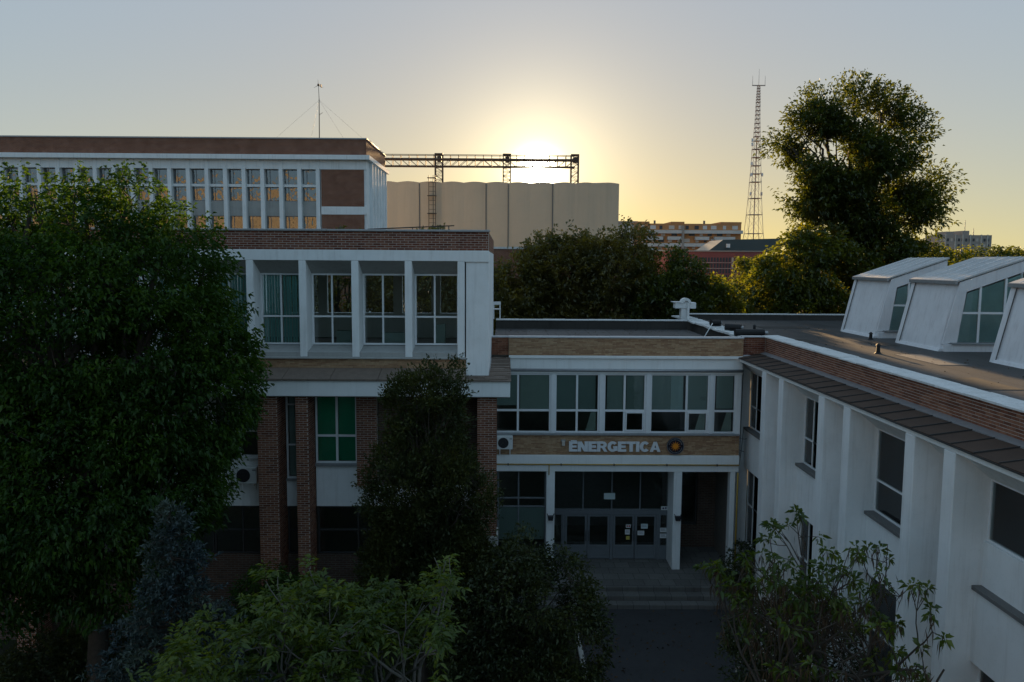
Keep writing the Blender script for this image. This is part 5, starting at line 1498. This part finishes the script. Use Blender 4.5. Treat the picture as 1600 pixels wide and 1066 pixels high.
def catalpa():
    E = empty('bare_branched_tree', (6.3, 14.6, 0), 'open branched small tree with leaf tufts and dry pods before the white fins', 'tree')
    segs, tips = [], []
    b0 = np.array([6.3, 14.6, 0.0])
    for (x, y, z, dx) in ((5.5, 14.5, 5.0, -.25), (6.2, 14.8, 5.1, -.1), (6.8, 14.5, 4.9, .1), (7.4, 14.4, 4.2, .35), (5.1, 14.6, 4.4, -.25), (6.5, 14.2, 4.2, .05), (5.8, 14.3, 3.6, -.1)):
        s_, pt = curve(b0, (x, y, z), .10, .055, 6, .12)
        segs += s_
        for j in range(3):
            grow((x, y, z), unit(np.array([[dx + rng.normal(0, .45), rng.normal(0, .45), .75]]))[0], .95, .036, 3, segs, tips, .55, .16, (2, 4))
    tips = [t_ for t_ in tips if 4.2 < t_[0][0] < 8.3 and t_[0][2] < 7.95]
    segs = [g_ for g_ in segs if 4.15 < g_[1][0] < 8.3]
    branches('trunk', segs, 'bark', E, 5)
    tips.sort(key=lambda t_: -t_[0][2] - .25 * abs(t_[0][0] - 6.2))
    up_t = [t_ for i, t_ in enumerate(tips) if t_[2] == 1.0 and (rng.random() < (.85 if i < len(tips) * .45 or t_[0][0] > 7.0 else .25))]
    C, D = rosettes(up_t, 13, .13, .09, .3)
    leaves('crown', C, D, .135, .06, 'leaf_bright', E, .3, .25)
    pc = [t_[0] for t_ in tips if t_[0][2] < 7.2]
    pc = np.repeat(np.array(pc), 3, axis=0) + rng.normal(0, .05, (len(pc) * 3, 3))
    leaves('seed_pods', pc, rng.normal(0, .25, pc.shape) + np.array([0, 0, -1.0]), .22, .018, 'pod', E, .2, .1)
    return E
catalpa()
def flowering():
    E = empty('flowering_shrub', (7.6, 19.5, 0), 'dark twiggy shrub with scattered white blossom left of the open branched tree', 'bush')
    lob = [(6.7, 19.0, 3.0, 1.1, 1.0, 1.6), (7.8, 19.0, 2.8, 1.1, 1, 1.8), (6.3, 18.8, 3.7, .6, .7, .7), (7.2, 19.0, 1.2, 1.7, 1.2, 1.3)]
    P, Nr = crown_points(lob, 2600, .6, -.3, 2.0)
    segs = []
    for i in range(260):
        b = np.array([7.4, 19.5, 0.2]); m_ = b + (P[i] - b) * .5 + rng.normal(0, .15, 3)
        segs += [(b, m_, .03, .014), (m_, P[i], .014, .005)]
    branches('trunk', segs, 'bark', E, 4)
    C, D, _ = sprays(P, Nr, 11, .3, .09)
    leaves('crown', C, D, .09, .045, 'leaf_shrub', E)
    sel = P[(P[:, 0] < 7.2) & (P[:, 2] > 2.2)][:55]
    C = np.repeat(sel, 6, axis=0) + rng.normal(0, .05, (len(sel) * 6, 3)) - np.array([0, .25, 0])
    leaves('blossom', C, rng.normal(0, 1, C.shape), .06, .045, 'blossom', E)
flowering()
# rough grass in the shady beds
P = np.stack([rng.uniform(-14, 2.3, 26000), rng.uniform(9, 25, 26000), np.zeros(26000)], 1)
P2 = np.stack([rng.uniform(8.8, 9.6, 2500), rng.uniform(9, 28, 2500), np.zeros(2500)], 1)
P = np.concatenate([P, P2])
P = P[~((P[:, 1] > 24.9) & (P[:, 0] > -8))]
o = leaves('grass', P, rng.normal(0, .35, P.shape) + np.array([0, 0, 1.0]), .16, .03, 'grass', None, 0, .1)
tag(o, 'rough grass in the shady beds below the trees', 'grass', kind='stuff')


# fallen leaves and twigs on the path and on the felt roofs
P = np.stack([rng.uniform(2.7, 8.5, 1500), rng.uniform(12, 29, 1500), np.full(1500, .012)], 1)
P[:, 0] = np.where(rng.random(1500) < .6, np.where(rng.random(1500) < .5, 2.7 + np.abs(rng.normal(0, .5, 1500)), 8.5 - np.abs(rng.normal(0, .5, 1500))), P[:, 0])
P[P[:, 1] > 28.4, 1] -= 3
D = rng.normal(0, 1, P.shape); D[:, 2] = .15
tag(leaves('fallen_leaves', P, D, .09, .055, 'pod', None, 0, .2), 'dry leaves scattered over the dark path', 'leaves', kind='stuff')
P = np.stack([rng.uniform(10.9, 16.0, 260), rng.uniform(14, 45, 260), np.full(260, 9.562)], 1)
P2 = np.stack([rng.uniform(0, 9.2, 300), 40.4 - np.abs(rng.normal(0, 1.5, 300)), np.full(300, 9.432)], 1)
P = np.concatenate([P, P2]); D = rng.normal(0, 1, P.shape); D[:, 2] = .1
tag(leaves('roof_litter', P, D, .07, .035, 'pod', None, 0, .2), 'scattered leaf litter on the flat felt roofs', 'leaves', kind='stuff')
